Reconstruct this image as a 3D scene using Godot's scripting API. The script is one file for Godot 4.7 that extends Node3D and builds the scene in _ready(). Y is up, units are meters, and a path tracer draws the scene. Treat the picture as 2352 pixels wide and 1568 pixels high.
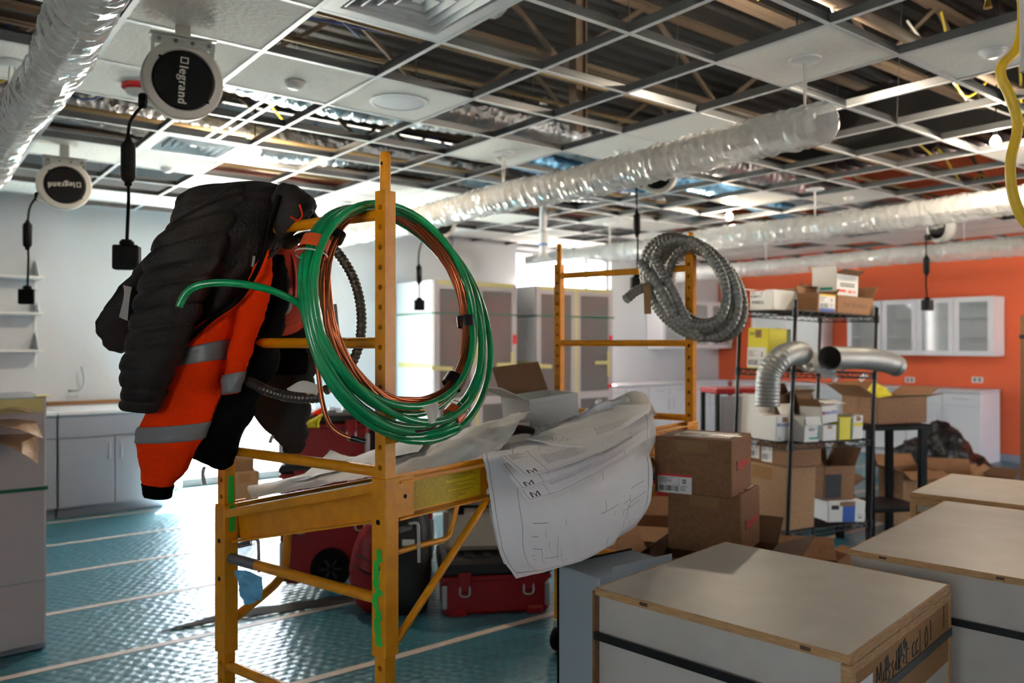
extends Node3D

const F := 1836.0
const EYE := 1.57
const YAW := 37.945
const CEIL := 2.96
var cs := cos(deg_to_rad(YAW))
var sn := sin(deg_to_rad(YAW))
var M := {}
var used := {}
var rng := RandomNumberGenerator.new()
var fn := FastNoiseLite.new()

# ---------- places ----------
func at(px, py, d) -> Vector3:
	var x = (px - 1176.0) / F * d
	return Vector3(x * cs + d * sn, EYE + (788.2 - py) / F * d, x * sn - d * cs)

func gd(x, d, y = 0.0) -> Vector3:
	return Vector3(x * cs + d * sn, y, x * sn - d * cs)

func right() -> Vector3:
	return Vector3(cs, 0, sn)

func fwd() -> Vector3:
	return Vector3(sn, 0, -cs)

# ---------- objects ----------
func numbered(called: String) -> String:
	if not used.has(called):
		used[called] = 0
		return called
	used[called] += 1
	return "%s_%03d" % [called, used[called]]

func tag(o, label, category, group = ""):
	o.set_meta("label", label)
	o.set_meta("category", category)
	if group != "":
		o.set_meta("group", group)
	return o

func thing(called, label, category, pos = Vector3.ZERO, a = YAW, group = "") -> Node3D:
	var o := Node3D.new()
	o.name = numbered(called)
	add_child(o)
	o.position = pos
	o.rotation.y = deg_to_rad(a - YAW)
	tag(o, label, category, group)
	return o

func structure(called, pos = Vector3.ZERO) -> Node3D:
	var o := Node3D.new()
	o.name = numbered(called)
	add_child(o)
	o.position = pos
	o.set_meta("kind", "structure")
	return o

func obj(called: String, s: SurfaceTool, m, parent: Node = self) -> MeshInstance3D:
	s.generate_normals()
	var o := MeshInstance3D.new()
	o.mesh = s.commit()
	o.material_override = null
	o.mesh.surface_set_material(0, M[m] if m is String else m)
	o.name = numbered(called) if parent == self else called
	parent.add_child(o, true)
	return o

func inst(called: String, mesh: Mesh, parent: Node, xf: Transform3D) -> MeshInstance3D:
	var o := MeshInstance3D.new()
	o.mesh = mesh
	o.name = numbered(called) if parent == self else called
	parent.add_child(o, true)
	o.transform = xf
	return o

# ---------- shapes ----------
func nst() -> SurfaceTool:
	var s := SurfaceTool.new()
	s.begin(Mesh.PRIMITIVE_TRIANGLES)
	s.set_smooth_group(-1)
	return s

func vtx(s: SurfaceTool, p: Vector3, uv := Vector2.ZERO):
	s.set_uv(uv)
	s.add_vertex(p)

func tri(s: SurfaceTool, a: Vector3, b: Vector3, c: Vector3):
	vtx(s, a); vtx(s, c); vtx(s, b)

func quad(s: SurfaceTool, a: Vector3, b: Vector3, c: Vector3, d: Vector3):
	# a lower left, b lower right, c upper right, d upper left, seen from outside
	vtx(s, a, Vector2(0, 1)); vtx(s, c, Vector2(1, 0)); vtx(s, b, Vector2(1, 1))
	vtx(s, a, Vector2(0, 1)); vtx(s, d, Vector2(0, 0)); vtx(s, c, Vector2(1, 0))

func quad_out(s: SurfaceTool, a: Vector3, b: Vector3, c: Vector3, d: Vector3, from: Vector3):
	if (b - a).cross(c - a).dot((a + c) * 0.5 - from) >= 0.0:
		quad(s, a, b, c, d)
	else:
		quad(s, d, c, b, a)

func tri_out(s: SurfaceTool, a: Vector3, b: Vector3, c: Vector3, from: Vector3):
	if (b - a).cross(c - a).dot(a - from) >= 0.0:
		tri(s, a, b, c)
	else:
		tri(s, a, c, b)

func box(s: SurfaceTool, c: Vector3, size: Vector3, b := Basis(), bev := 0.0):
	var h := size * 0.5
	var e: float = minf(bev, minf(h.x, minf(h.y, h.z)) * 0.9)
	var xf := Transform3D(b, c)
	s.set_smooth_group(-1)
	for i in 3:
		var j := (i + 1) % 3
		var k := (i + 2) % 3
		for sg in [-1.0, 1.0]:
			var p := []
			for t in [[-1.0, -1.0], [1.0, -1.0], [1.0, 1.0], [-1.0, 1.0]]:
				var v := Vector3.ZERO
				v[i] = h[i] * sg
				v[j] = (h[j] - e) * t[0]
				v[k] = (h[k] - e) * t[1]
				p.append(xf * v)
			quad_out(s, p[0], p[1], p[2], p[3], c)
			if e > 0.0:
				for sj in [-1.0, 1.0]:
					var q := []
					for t in [-1.0, 1.0]:
						var v := Vector3.ZERO
						v[i] = h[i] * sg
						v[j] = (h[j] - e) * sj
						v[k] = (h[k] - e) * t
						var w := Vector3.ZERO
						w[i] = (h[i] - e) * sg
						w[j] = h[j] * sj
						w[k] = (h[k] - e) * t
						q.append(xf * v)
						q.append(xf * w)
					quad_out(s, q[0], q[2], q[3], q[1], c)
	if e > 0.0:
		for sx in [-1.0, 1.0]:
			for sy in [-1.0, 1.0]:
				for sz in [-1.0, 1.0]:
					tri_out(s, xf * Vector3(h.x * sx, (h.y - e) * sy, (h.z - e) * sz), xf * Vector3((h.x - e) * sx, h.y * sy, (h.z - e) * sz), xf * Vector3((h.x - e) * sx, (h.y - e) * sy, h.z * sz), c)

func bx(called, c: Vector3, size: Vector3, m, parent = self, bev := 0.0, b := Basis()) -> MeshInstance3D:
	var s := nst()
	box(s, c, size, b, bev)
	return obj(called, s, m, parent)

# box between two corners
func slab(called, a: Vector3, b: Vector3, m, parent = self, bev := 0.0) -> MeshInstance3D:
	return bx(called, (a + b) * 0.5, (b - a).abs(), m, parent, bev)

func bar(s: SurfaceTool, a: Vector3, b: Vector3, w: float, h: float, up := Vector3.UP, bev := 0.0):
	var x := (b - a).normalized()
	var z := x.cross(up).normalized()
	if z.length() < 0.5:
		z = x.cross(Vector3.RIGHT).normalized()
	var y := z.cross(x).normalized()
	box(s, (a + b) * 0.5, Vector3(a.distance_to(b), h, w), Basis(x, y, z), bev)

func spline(pts: Array, step: float, closed := false) -> Array:
	var out := []
	var n := pts.size()
	var last := n if closed else n - 1
	for i in last:
		var p0: Vector3 = pts[(i - 1 + n) % n] if closed or i > 0 else pts[0] * 2.0 - pts[1]
		var p1: Vector3 = pts[i]
		var p2: Vector3 = pts[(i + 1) % n]
		var p3: Vector3 = pts[(i + 2) % n] if closed or i + 2 < n else pts[n - 1] * 2.0 - pts[n - 2]
		var k := maxi(1, int(ceil(p1.distance_to(p2) / step)))
		for t in k:
			out.append(p1.cubic_interpolate(p2, p0, p3, float(t) / k))
	if not closed:
		out.append(pts[n - 1])
	return out

func tube(s: SurfaceTool, pts: Array, r, sides := 8, closed := false, caps := true, uvs := 1.0):
	# r: a number, or a callable of the point's number
	var n := pts.size()
	var rings := []
	var t0: Vector3 = (pts[1] - pts[0]).normalized()
	var nrm := t0.cross(Vector3.UP)
	if nrm.length() < 0.1:
		nrm = t0.cross(Vector3.RIGHT)
	nrm = nrm.normalized()
	var first := nrm
	for i in n:
		var t: Vector3
		if closed:
			t = (pts[(i + 1) % n] - pts[(i - 1 + n) % n]).normalized()
		else:
			t = (pts[mini(i + 1, n - 1)] - pts[maxi(i - 1, 0)]).normalized()
		nrm = (nrm - t * nrm.dot(t)).normalized()
		var bn := t.cross(nrm)
		var ring := []
		var rad: float = r.call(i) if r is Callable else r
		for k in sides:
			var a := TAU * k / sides
			ring.append(pts[i] + (nrm * cos(a) + bn * sin(a)) * rad)
		rings.append(ring)
	s.set_smooth_group(1)
	var last := n if closed else n - 1
	for i in last:
		var a: Array = rings[i]
		var b: Array = rings[(i + 1) % n]
		for k in sides:
			var k2 := (k + 1) % sides
			vtx(s, a[k], Vector2(float(k) / sides, i * uvs)); vtx(s, b[k2], Vector2(float(k + 1) / sides, (i + 1) * uvs)); vtx(s, a[k2], Vector2(float(k + 1) / sides, i * uvs))
			vtx(s, a[k], Vector2(float(k) / sides, i * uvs)); vtx(s, b[k], Vector2(float(k) / sides, (i + 1) * uvs)); vtx(s, b[k2], Vector2(float(k + 1) / sides, (i + 1) * uvs))
	if not closed and caps:
		s.set_smooth_group(-1)
		for k in sides:
			var k2 := (k + 1) % sides
			tri_out(s, pts[0], rings[0][k], rings[0][k2], pts[1])
			tri_out(s, pts[n - 1], rings[n - 1][k], rings[n - 1][k2], pts[n - 2])

func tb(called, pts: Array, r, m, parent = self, sides := 8, step := 0.0) -> MeshInstance3D:
	var s := nst()
	tube(s, pts if step == 0.0 else spline(pts, step), r, sides)
	return obj(called, s, m, parent)

func lathe(s: SurfaceTool, prof: Array, sides: int, xf := Transform3D(), smooth := false):
	# prof: Vector2(radius, height along y), from top or bottom
	for i in prof.size() - 1:
		var p: Vector2 = prof[i]
		var q: Vector2 = prof[i + 1]
		s.set_smooth_group(1 if smooth else 10 + i)
		for k in sides:
			var a := TAU * k / sides
			var b := TAU * (k + 1) / sides
			var p1 := xf * Vector3(p.x * cos(a), p.y, p.x * sin(a))
			var p2 := xf * Vector3(p.x * cos(b), p.y, p.x * sin(b))
			var q1 := xf * Vector3(q.x * cos(a), q.y, q.x * sin(a))
			var q2 := xf * Vector3(q.x * cos(b), q.y, q.x * sin(b))
			if p.x > 1e-5:
				tri(s, p1, q2, p2)
			if q.x > 1e-5:
				tri(s, p1, q1, q2)

func lt(called, prof: Array, m, parent = self, sides := 24, xf := Transform3D(), smooth := false) -> MeshInstance3D:
	var s := nst()
	lathe(s, prof, sides, xf, smooth)
	return obj(called, s, m, parent)

func prism(s: SurfaceTool, poly: PackedVector2Array, depth: float, xf := Transform3D()):
	# polygon in xy, from z 0 to depth
	s.set_smooth_group(-1)
	var mid := Vector2.ZERO
	for p in poly:
		mid += p / poly.size()
	var c := xf * Vector3(mid.x, mid.y, depth * 0.5)
	var ids := Geometry2D.triangulate_polygon(poly)
	for z in [0.0, depth]:
		var nz: float = -1.0 if z == 0.0 else 1.0
		for i in range(0, ids.size(), 3):
			var a := xf * Vector3(poly[ids[i]].x, poly[ids[i]].y, z)
			var b := xf * Vector3(poly[ids[i + 1]].x, poly[ids[i + 1]].y, z)
			var d := xf * Vector3(poly[ids[i + 2]].x, poly[ids[i + 2]].y, z)
			tri_out(s, a, b, d, a - xf.basis.z * nz)
	var turn := 1.0 if Geometry2D.is_polygon_clockwise(poly) else -1.0
	for i in poly.size():
		var p := poly[i]
		var q := poly[(i + 1) % poly.size()]
		var out := Vector3(-(q.y - p.y), q.x - p.x, 0) * turn
		var a := xf * Vector3(p.x, p.y, 0)
		quad_out(s, a, xf * Vector3(q.x, q.y, 0), xf * Vector3(q.x, q.y, depth), xf * Vector3(p.x, p.y, depth), (a + xf * Vector3(q.x, q.y, depth)) * 0.5 - xf.basis * out)

func cat(a, b, p0, p3, t):
	return a.cubic_interpolate(b, p0, p3, t)

func row_at(row: Array, t: float) -> Vector3:
	var n := row.size()
	var f := clampf(t, 0, 1) * (n - 1)
	var i := mini(int(f), n - 2)
	var p0: Vector3 = row[i - 1] if i > 0 else row[0] * 2.0 - row[1]
	var p3: Vector3 = row[i + 2] if i + 2 < n else row[n - 1] * 2.0 - row[n - 2]
	return (row[i] as Vector3).cubic_interpolate(row[i + 1], p0, p3, f - i)

# a thin sheet through rows of points, with both faces and its edges
func sheet(s: SurfaceTool, rows: Array, nu: int, nv: int, thick: float, bump := 0.0, scale := 6.0):
	var top := []
	for j in nv + 1:
		var line := []
		for i in nu + 1:
			var col := []
			for r in rows:
				col.append(row_at(r, float(i) / nu))
			line.append(row_at(col, float(j) / nv))
		top.append(line)
	var nr := []
	for j in nv + 1:
		var line := []
		for i in nu + 1:
			var du: Vector3 = top[j][mini(i + 1, nu)] - top[j][maxi(i - 1, 0)]
			var dv: Vector3 = top[mini(j + 1, nv)][i] - top[maxi(j - 1, 0)][i]
			line.append(du.cross(dv).normalized())
		nr.append(line)
	if bump > 0.0:
		for j in nv + 1:
			for i in nu + 1:
				var p: Vector3 = top[j][i]
				top[j][i] = p + nr[j][i] * fn.get_noise_3dv(p * scale * 120.0) * bump
	for side in 2:
		var off: float = 0.0 if side == 0 else thick
		s.set_smooth_group(1 + side)
		for j in nv:
			for i in nu:
				var q := []
				for t in [[0, 0], [1, 0], [1, 1], [0, 1]]:
					q.append([top[j + t[1]][i + t[0]] - nr[j + t[1]][i + t[0]] * off, Vector2(float(i + t[0]) / nu, float(j + t[1]) / nv)])
				for t in ([[0, 2, 1], [0, 3, 2]] if side == 0 else [[0, 1, 2], [0, 2, 3]]):
					for k in t:
						vtx(s, q[k][0], q[k][1])
	s.set_smooth_group(-1)
	for i in nu:
		for j in [0, nv]:
			quad(s, top[j][i], top[j][i + 1], top[j][i + 1] - nr[j][i + 1] * thick, top[j][i] - nr[j][i] * thick)
	for j in nv:
		for i in [0, nu]:
			quad(s, top[j][i], top[j + 1][i], top[j + 1][i] - nr[j + 1][i] * thick, top[j][i] - nr[j][i] * thick)

# rings: [centre, half width, half depth]; a closed body with rounded section
func ring(px, py, d, ang, wpx, depth) -> Array:
	var a := deg_to_rad(ang)
	return [at(px, py, d), (right() * cos(a) + Vector3.UP * sin(a)) * wpx * d / F, fwd() * depth]

func loft(s: SurfaceTool, rings: Array, nu: int, nv: int, power: float, quilts := 0.0, amp := 0.0, bump := 0.0, scale := 12.0, v0 := 0.0, v1 := 1.0, grow := 0.0, caps := true, sharp := 0.4):
	var c := []
	var a := []
	var b := []
	for r in rings:
		c.append(r[0]); a.append(r[1]); b.append(r[2])
	var g := []
	for j in nv + 1:
		var v := v0 + (v1 - v0) * j / nv
		var cc := row_at(c, v)
		var aa := row_at(a, v)
		var bb := row_at(b, v)
		var k := 1.0
		if quilts > 0.0:
			k = 1.0 + amp * (pow(absf(sin(PI * quilts * v)), sharp) - 1.0)
		var line := []
		for i in nu:
			var t := TAU * i / nu
			var x := signf(cos(t)) * pow(absf(cos(t)), 2.0 / power)
			var y := signf(sin(t)) * pow(absf(sin(t)), 2.0 / power)
			var o := (aa * x + bb * y) * k
			var p := cc + o + o.normalized() * grow
			if bump > 0.0:
				p += o.normalized() * fn.get_noise_3dv(p * scale * 120.0) * bump
			line.append(p)
		g.append(line)
	s.set_smooth_group(1)
	for j in nv:
		for i in nu:
			var i2 := (i + 1) % nu
			var m1: Vector3 = (g[j][i] + g[j + 1][i2]) * 0.5
			var from := row_at(c, v0 + (v1 - v0) * (j + 0.5) / nv)
			quad_out(s, g[j][i], g[j][i2], g[j + 1][i2], g[j + 1][i], from)
	if caps:
		for j in [0, nv]:
			var m := Vector3.ZERO
			for p in g[j]:
				m += p / nu
			var inside := row_at(c, v0 + (v1 - v0) * (0.1 if j == 0 else 0.9))
			for i in nu:
				tri_out(s, m, g[j][i], g[j][(i + 1) % nu], inside)

func lf(called, rings, m, parent, nu := 24, nv := 24, power := 2.3, quilts := 0.0, amp := 0.0, bump := 0.0, scale := 12.0, v0 := 0.0, v1 := 1.0, grow := 0.0, sharp := 0.4):
	var s := nst()
	loft(s, rings, nu, nv, power, quilts, amp, bump, scale, v0, v1, grow, true, sharp)
	return obj(called, s, m, parent)

func lettering(called, text: String, size: float, pos: Vector3, b: Basis, m, parent, weight := 400, italic := false, mono := false) -> MeshInstance3D:
	var t := TextMesh.new()
	var f := SystemFont.new()
	f.font_names = PackedStringArray(["Droid Sans Mono" if mono else "Droid Sans"])
	f.font_weight = weight
	f.font_italic = italic
	t.font = f
	t.text = text
	t.font_size = 32
	t.pixel_size = size / 32.0
	t.depth = 0.0006
	t.material = M[m]
	var o := MeshInstance3D.new()
	o.mesh = t
	o.name = called
	parent.add_child(o, true)
	o.transform = Transform3D(b, pos)
	return o

# ---------- materials ----------
func noise_tex(freq: float, a: Color, b: Color, size := 256, kind := FastNoiseLite.TYPE_SIMPLEX_SMOOTH, oct := 4, seed_ := 1) -> NoiseTexture2D:
	var t := NoiseTexture2D.new()
	var n := FastNoiseLite.new()
	n.noise_type = kind
	n.frequency = freq
	n.fractal_octaves = oct
	n.seed = seed_
	t.noise = n
	t.width = size
	t.height = size
	t.seamless = true
	var g := Gradient.new()
	g.set_color(0, a)
	g.set_color(1, b)
	t.color_ramp = g
	return t

func noise_normal(freq: float, strength: float, size := 256, seed_ := 3, oct := 4) -> NoiseTexture2D:
	var t := NoiseTexture2D.new()
	var n := FastNoiseLite.new()
	n.frequency = freq
	n.fractal_octaves = oct
	n.seed = seed_
	t.noise = n
	t.width = size
	t.height = size
	t.seamless = true
	t.as_normal_map = true
	t.bump_strength = strength
	return t

func c8(r, g, b, a = 255) -> Color:
	return Color8(r, g, b, a)

func mat(called: String, col: Color, rough := 0.6, metal := 0.0) -> StandardMaterial3D:
	var m := StandardMaterial3D.new()
	m.resource_name = called
	m.albedo_color = col
	m.roughness = rough
	m.metallic = metal
	M[called] = m
	return m

func tri_tex(m: StandardMaterial3D, scale: float, tex: Texture2D, normal: Texture2D = null, ns := 1.0, stretch := Vector3.ONE):
	m.uv1_triplanar = true
	m.uv1_scale = Vector3.ONE * scale * stretch
	if tex:
		m.albedo_texture = tex
	if normal:
		m.normal_enabled = true
		m.normal_texture = normal
		m.normal_scale = ns

func floor_normal() -> ImageTexture:
	var n := 512
	var im := Image.create(n, n, false, Image.FORMAT_RGBA8)
	var f := FastNoiseLite.new()
	f.frequency = 0.02
	f.seed = 5
	for y in n:
		for x in n:
			var u := float(x) / n
			var v := float(y) / n
			var row := floorf(v * 13.0)
			var fx := u * 10.0 + (0.5 if int(row) % 2 == 1 else 0.0)
			var dx := (fx - floorf(fx) - 0.5) * 0.95
			var dy := (v * 13.0 - row - 0.5) * 1.0
			var h := 0.45 * exp(-(dx * dx + dy * dy * 1.3) * 11.0)
			var wx := f.get_noise_2d(cos(u * TAU) * 90.0 + 200.0, sin(u * TAU) * 90.0 + v * 0.0) * 0.0
			h += wx + 0.22 * f.get_noise_3d(cos(u * TAU) * 60.0, sin(u * TAU) * 60.0, cos(v * TAU) * 60.0) + 0.22 * f.get_noise_3d(sin(v * TAU) * 60.0, cos(v * TAU) * 60.0, sin(u * TAU) * 60.0 + 300.0)
			h = clampf(h + 0.3, 0, 1)
			im.set_pixel(x, y, Color(h, h, h))
	im.bump_map_to_normal_map(6.0)
	return ImageTexture.create_from_image(im)

func plan_texture(seed_: int, notes := 0.75) -> ImageTexture:
	# a printed building drawing: border, title block, lines of notes
	var r := RandomNumberGenerator.new()
	r.seed = seed_
	var w := 768
	var h := 512
	var im := Image.create(w, h, false, Image.FORMAT_RGBA8)
	im.fill(c8(236, 233, 232))
	var ink := c8(70, 68, 72)
	var pale := c8(150, 148, 152)
	for e in [[18, 18, w - 36, 2], [18, h - 20, w - 36, 2], [18, 18, 2, h - 36], [w - 20, 18, 2, h - 36], [150, 18, 2, h - 36]]:
		im.fill_rect(Rect2i(e[0], e[1], e[2], e[3]), ink)
	for k in 4:
		var x0 := 190 + (k % 2) * 280
		var y0 := 60 + (k / 2) * 220
		if r.randf() < notes:
			for l in 18:
				var x := x0
				while x < x0 + 210 - r.randi() % 60:
					var ww := 4 + r.randi() % 16
					im.fill_rect(Rect2i(x, y0 + l * 8, ww, 3), pale)
					x += ww + 4
		else:
			for l in 7:
				im.fill_rect(Rect2i(x0 + r.randi() % 200, y0 + r.randi() % 150, 2 + r.randi() % 80, 1), ink)
				im.fill_rect(Rect2i(x0 + r.randi() % 200, y0 + r.randi() % 150, 1, 2 + r.randi() % 80), ink)
	for l in (26 if notes > 0.0 else 0):
		im.fill_rect(Rect2i(34, 40 + l * 9, 30 + r.randi() % 70, 3), pale)
	if notes > 0.0:
		letter_m(im, 40, 440, 9, ink)
	return ImageTexture.create_from_image(im)

func letter_m(im: Image, x: int, y: int, k: int, col: Color):
	for i in 5 * k:
		im.fill_rect(Rect2i(x, y + i, k, 1), col)
		im.fill_rect(Rect2i(x + 5 * k, y + i, k, 1), col)
		var t := mini(i, 3 * k)
		im.fill_rect(Rect2i(x + k * 3 / 4 + t * 2 / 3, y + i, k * 3 / 4, 1), col)
		im.fill_rect(Rect2i(x + 5 * k - t * 2 / 3, y + i, k * 3 / 4, 1), col)

func label_texture(seed_: int, head: Color, blank := false) -> ImageTexture:
	# a shipping label: coloured head, lines of print, bars
	var r := RandomNumberGenerator.new()
	r.seed = seed_
	var im := Image.create(192, 128, false, Image.FORMAT_RGBA8)
	im.fill(c8(228, 226, 222))
	im.fill_rect(Rect2i(0, 0, 192, 14), head)
	var ink := c8(40, 38, 38)
	for l in 6:
		im.fill_rect(Rect2i(8, 22 + l * 7, 30 + r.randi() % 70, 3), c8(110, 108, 106))
	im.fill_rect(Rect2i(120, 18, 1, 100), ink)
	im.fill_rect(Rect2i(6, 68, 114, 1), ink)
	im.fill_rect(Rect2i(142, 30, 18, 30), c8(90, 88, 86))
	im.fill_rect(Rect2i(148, 36, 7, 18), c8(210, 208, 204))
	var x := 10
	while x < 112:
		var ww := 1 + r.randi() % 4
		im.fill_rect(Rect2i(x, 78, ww, 36), ink)
		x += ww + 1 + r.randi() % 3
	for l in 4:
		im.fill_rect(Rect2i(128, 76 + l * 9, 20 + r.randi() % 30, 4), c8(130, 128, 126))
	return ImageTexture.create_from_image(im)

func notice_texture() -> ImageTexture:
	var r := RandomNumberGenerator.new()
	r.seed = 9
	var im := Image.create(512, 192, false, Image.FORMAT_RGBA8)
	im.fill(c8(226, 196, 30))
	for l in 20:
		var x := 8
		var stop := 250 + r.randi() % 250
		while x < stop:
			var ww := 4 + r.randi() % 14
			im.fill_rect(Rect2i(x, 10 + l * 9, ww, 4), c8(120, 104, 24))
			x += ww + 4
	return ImageTexture.create_from_image(im)

func textured(called: String, tex: Texture2D, rough := 0.6) -> StandardMaterial3D:
	var m := mat(called, Color.WHITE, rough)
	m.albedo_texture = tex
	return m

func materials():
	fn.frequency = 0.02
	fn.seed = 7
	var fine := noise_normal(0.05, 6.0)
	var coarse := noise_normal(0.012, 10.0, 256, 8)
	var m: StandardMaterial3D
	m = mat("wall_white", c8(200, 204, 210), 0.75); tri_tex(m, 0.7, null, fine, 0.04)
	m = mat("wall_orange", c8(220, 98, 56), 0.7); tri_tex(m, 0.7, null, fine, 0.04)
	m = mat("floor_film", c8(50, 108, 124), 0.3)
	tri_tex(m, 1.0 / 0.64, null, floor_normal(), 1.0)
	m.uv1_world_triplanar = true
	m.metallic_specular = 0.68
	mat("seam_tape", c8(196, 182, 172), 0.5)
	mat("concrete", c8(186, 182, 174), 0.9)
	mat("frame_dark", c8(48, 48, 52), 0.5)
	mat("frame_grey", c8(150, 150, 152), 0.4, 0.3)
	m = mat("pane", c8(255, 255, 255, 10), 0.02); m.transparency = BaseMaterial3D.TRANSPARENCY_ALPHA
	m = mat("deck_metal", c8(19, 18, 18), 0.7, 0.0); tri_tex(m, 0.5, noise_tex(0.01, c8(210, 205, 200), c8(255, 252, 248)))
	mat("joist_dimmed", c8(94, 80, 66), 0.6)  # darker than the joists' own tan; plenum shade put into the colour
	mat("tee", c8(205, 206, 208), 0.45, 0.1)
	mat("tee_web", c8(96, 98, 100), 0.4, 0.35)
	m = mat("tile", c8(240, 237, 232), 0.9); tri_tex(m, 2.0, noise_tex(0.25, c8(232, 231, 229), c8(255, 255, 255)), fine, 0.3)
	m = mat("metal_white", c8(222, 223, 224), 0.4)
	mat("speaker_grille", c8(196, 201, 206), 0.5)
	m = mat("foil", c8(205, 210, 215), 0.28, 0.95); tri_tex(m, 3.0, null, coarse, 1.6)
	m = mat("sky_tint_foil", c8(120, 175, 215), 0.3, 0.8); tri_tex(m, 3.0, null, coarse, 1.6)  # sky reflection put into the foil as a blue tint
	mat("pipe_red", c8(140, 82, 66), 0.5)
	mat("conduit_tan", c8(136, 116, 84), 0.4, 0.4)
	mat("wire", c8(120, 120, 122), 0.35, 0.8)
	mat("cable_blue", c8(40, 66, 128), 0.5)
	mat("cable_yellow", c8(198, 176, 50), 0.5)
	mat("cable_white", c8(206, 206, 204), 0.5)
	m = mat("black_plastic", c8(12, 12, 13), 0.55); m.metallic_specular = 0.25
	m = mat("black_rubber", c8(11, 11, 11), 0.7); m.metallic_specular = 0.25
	mat("reel_grey", c8(190, 187, 180), 0.5)
	mat("galvanised", c8(176, 176, 170), 0.4, 0.5)
	mat("alarm_red", c8(170, 26, 26), 0.35)
	m = mat("wrap", c8(236, 237, 238, 96), 0.08); m.transparency = BaseMaterial3D.TRANSPARENCY_ALPHA
	m.metallic_specular = 0.7
	m = mat("lamp_glow", c8(255, 244, 226), 0.5); m.emission_enabled = true; m.emission = c8(255, 240, 214); m.emission_energy_multiplier = 6.0
	m = mat("cabinet_grey", c8(146, 150, 162), 0.5)
	m = mat("cabinet_pale", c8(218, 219, 224), 0.45)
	m = mat("cabinet_mauve", c8(186, 178, 180), 0.5)
	mat("handle", c8(196, 198, 202), 0.3, 0.6)
	m = mat("smoked_pane", c8(112, 110, 110), 0.1)
	m = mat("clear_pane", c8(215, 225, 225, 46), 0.06); m.transparency = BaseMaterial3D.TRANSPARENCY_ALPHA
	mat("frosted", c8(214, 222, 222), 0.25)
	mat("masking_tape", c8(206, 196, 134), 0.7)
	mat("strap_green", c8(26, 100, 76), 0.4)
	mat("strap_black", c8(16, 16, 17), 0.45)
	mat("tag_red", c8(206, 40, 44), 0.5)
	m = mat("kraft", c8(168, 138, 112), 0.5); tri_tex(m, 3.0, noise_tex(0.06, c8(225, 220, 214), c8(255, 255, 255)), fine, 0.3)
	m = mat("scaffold_paint", c8(230, 152, 12), 0.38); tri_tex(m, 2.2, noise_tex(0.03, c8(236, 228, 216), c8(255, 255, 255), 256, FastNoiseLite.TYPE_SIMPLEX_SMOOTH, 5), fine, 0.1)
	mat("hole_black", c8(8, 7, 6), 0.9)
	mat("spray_green", c8(36, 190, 66), 0.5)
	mat("duct_tape", c8(112, 114, 116), 0.45, 0.3)
	m = mat("plywood_dark", c8(96, 74, 54), 0.7); tri_tex(m, 1.5, noise_tex(0.02, c8(190, 180, 170), c8(255, 250, 245)), null)
	textured("notice", notice_texture(), 0.5)
	m = mat("cable_green", c8(0, 138, 78), 0.24)
	m.metallic_specular = 0.6
	m = mat("copper", c8(196, 112, 74), 0.32, 0.9)
	m = mat("flex_steel", c8(150, 150, 146), 0.48, 0.6)
	m = mat("flex_dark", c8(104, 98, 92), 0.4, 0.8)
	mat("orange_tape", c8(224, 92, 40), 0.35)
	mat("black_tape", c8(18, 17, 18), 0.4)
	mat("zip_tie", c8(205, 205, 200), 0.4)
	m = mat("puffer", c8(40, 35, 33), 0.6); m.metallic_specular = 0.3; tri_tex(m, 9.0, null, noise_normal(0.04, 8.0, 256, 21), 0.55)
	m = mat("lining", c8(11, 10, 10), 0.9); m.metallic_specular = 0.2; tri_tex(m, 6.0, null, coarse, 0.4)
	m = mat("hi_vis", c8(255, 60, 8), 0.9); m.metallic_specular = 0.2; tri_tex(m, 7.0, noise_tex(0.08, c8(238, 236, 232), c8(255, 255, 255)), noise_normal(0.03, 8.0, 256, 22), 0.5)
	mat("reflective", c8(132, 130, 130), 0.45, 0.2)
	m = mat("hat_shell", c8(196, 62, 36), 0.5); tri_tex(m, 8.0, noise_tex(0.02, c8(205, 180, 170), c8(255, 255, 255)), fine, 0.2)
	mat("sticker_grey", c8(176, 170, 164), 0.6)
	for k in 4:
		m = textured("plan_%d" % k, plan_texture(40 + k, 0.0 if k == 0 else 0.7), 0.75)
	m = mat("paper", c8(236, 234, 232), 0.75); tri_tex(m, 4.0, null, coarse, 0.12)
	m = mat("paper_cream", c8(222, 216, 200), 0.75); tri_tex(m, 4.0, null, coarse, 0.2)
	m = mat("ink", c8(38, 36, 38), 0.7)
	m = mat("cardboard", c8(140, 100, 66), 0.8); tri_tex(m, 2.6, noise_tex(0.05, c8(226, 220, 214), c8(255, 255, 255)), fine, 0.15)
	m = mat("cardboard_dark", c8(108, 76, 50), 0.85); tri_tex(m, 2.6, noise_tex(0.05, c8(226, 220, 214), c8(255, 255, 255)), fine, 0.15)
	m = mat("cardboard_pale", c8(164, 128, 92), 0.8); tri_tex(m, 2.6, noise_tex(0.05, c8(226, 220, 214), c8(255, 255, 255)), fine, 0.15)
	m = mat("carton_white", c8(222, 220, 214), 0.65)
	m = mat("carton_yellow", c8(214, 200, 24), 0.55)
	mat("carton_green", c8(52, 76, 40), 0.6)
	mat("carton_blue", c8(40, 84, 170), 0.5)
	mat("print_red", c8(206, 44, 38), 0.6)
	mat("print_blue", c8(46, 84, 160), 0.6)
	mat("print_teal", c8(40, 150, 130), 0.6)
	m = mat("packing_tape", c8(150, 112, 74), 0.25)
	textured("label_red", label_texture(3, c8(216, 40, 34)))
	textured("label_plain", label_texture(5, c8(228, 226, 222)))
	textured("label_green", label_texture(7, c8(36, 158, 118)))
	textured("label_yellow", label_texture(8, c8(226, 190, 30)))
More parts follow.
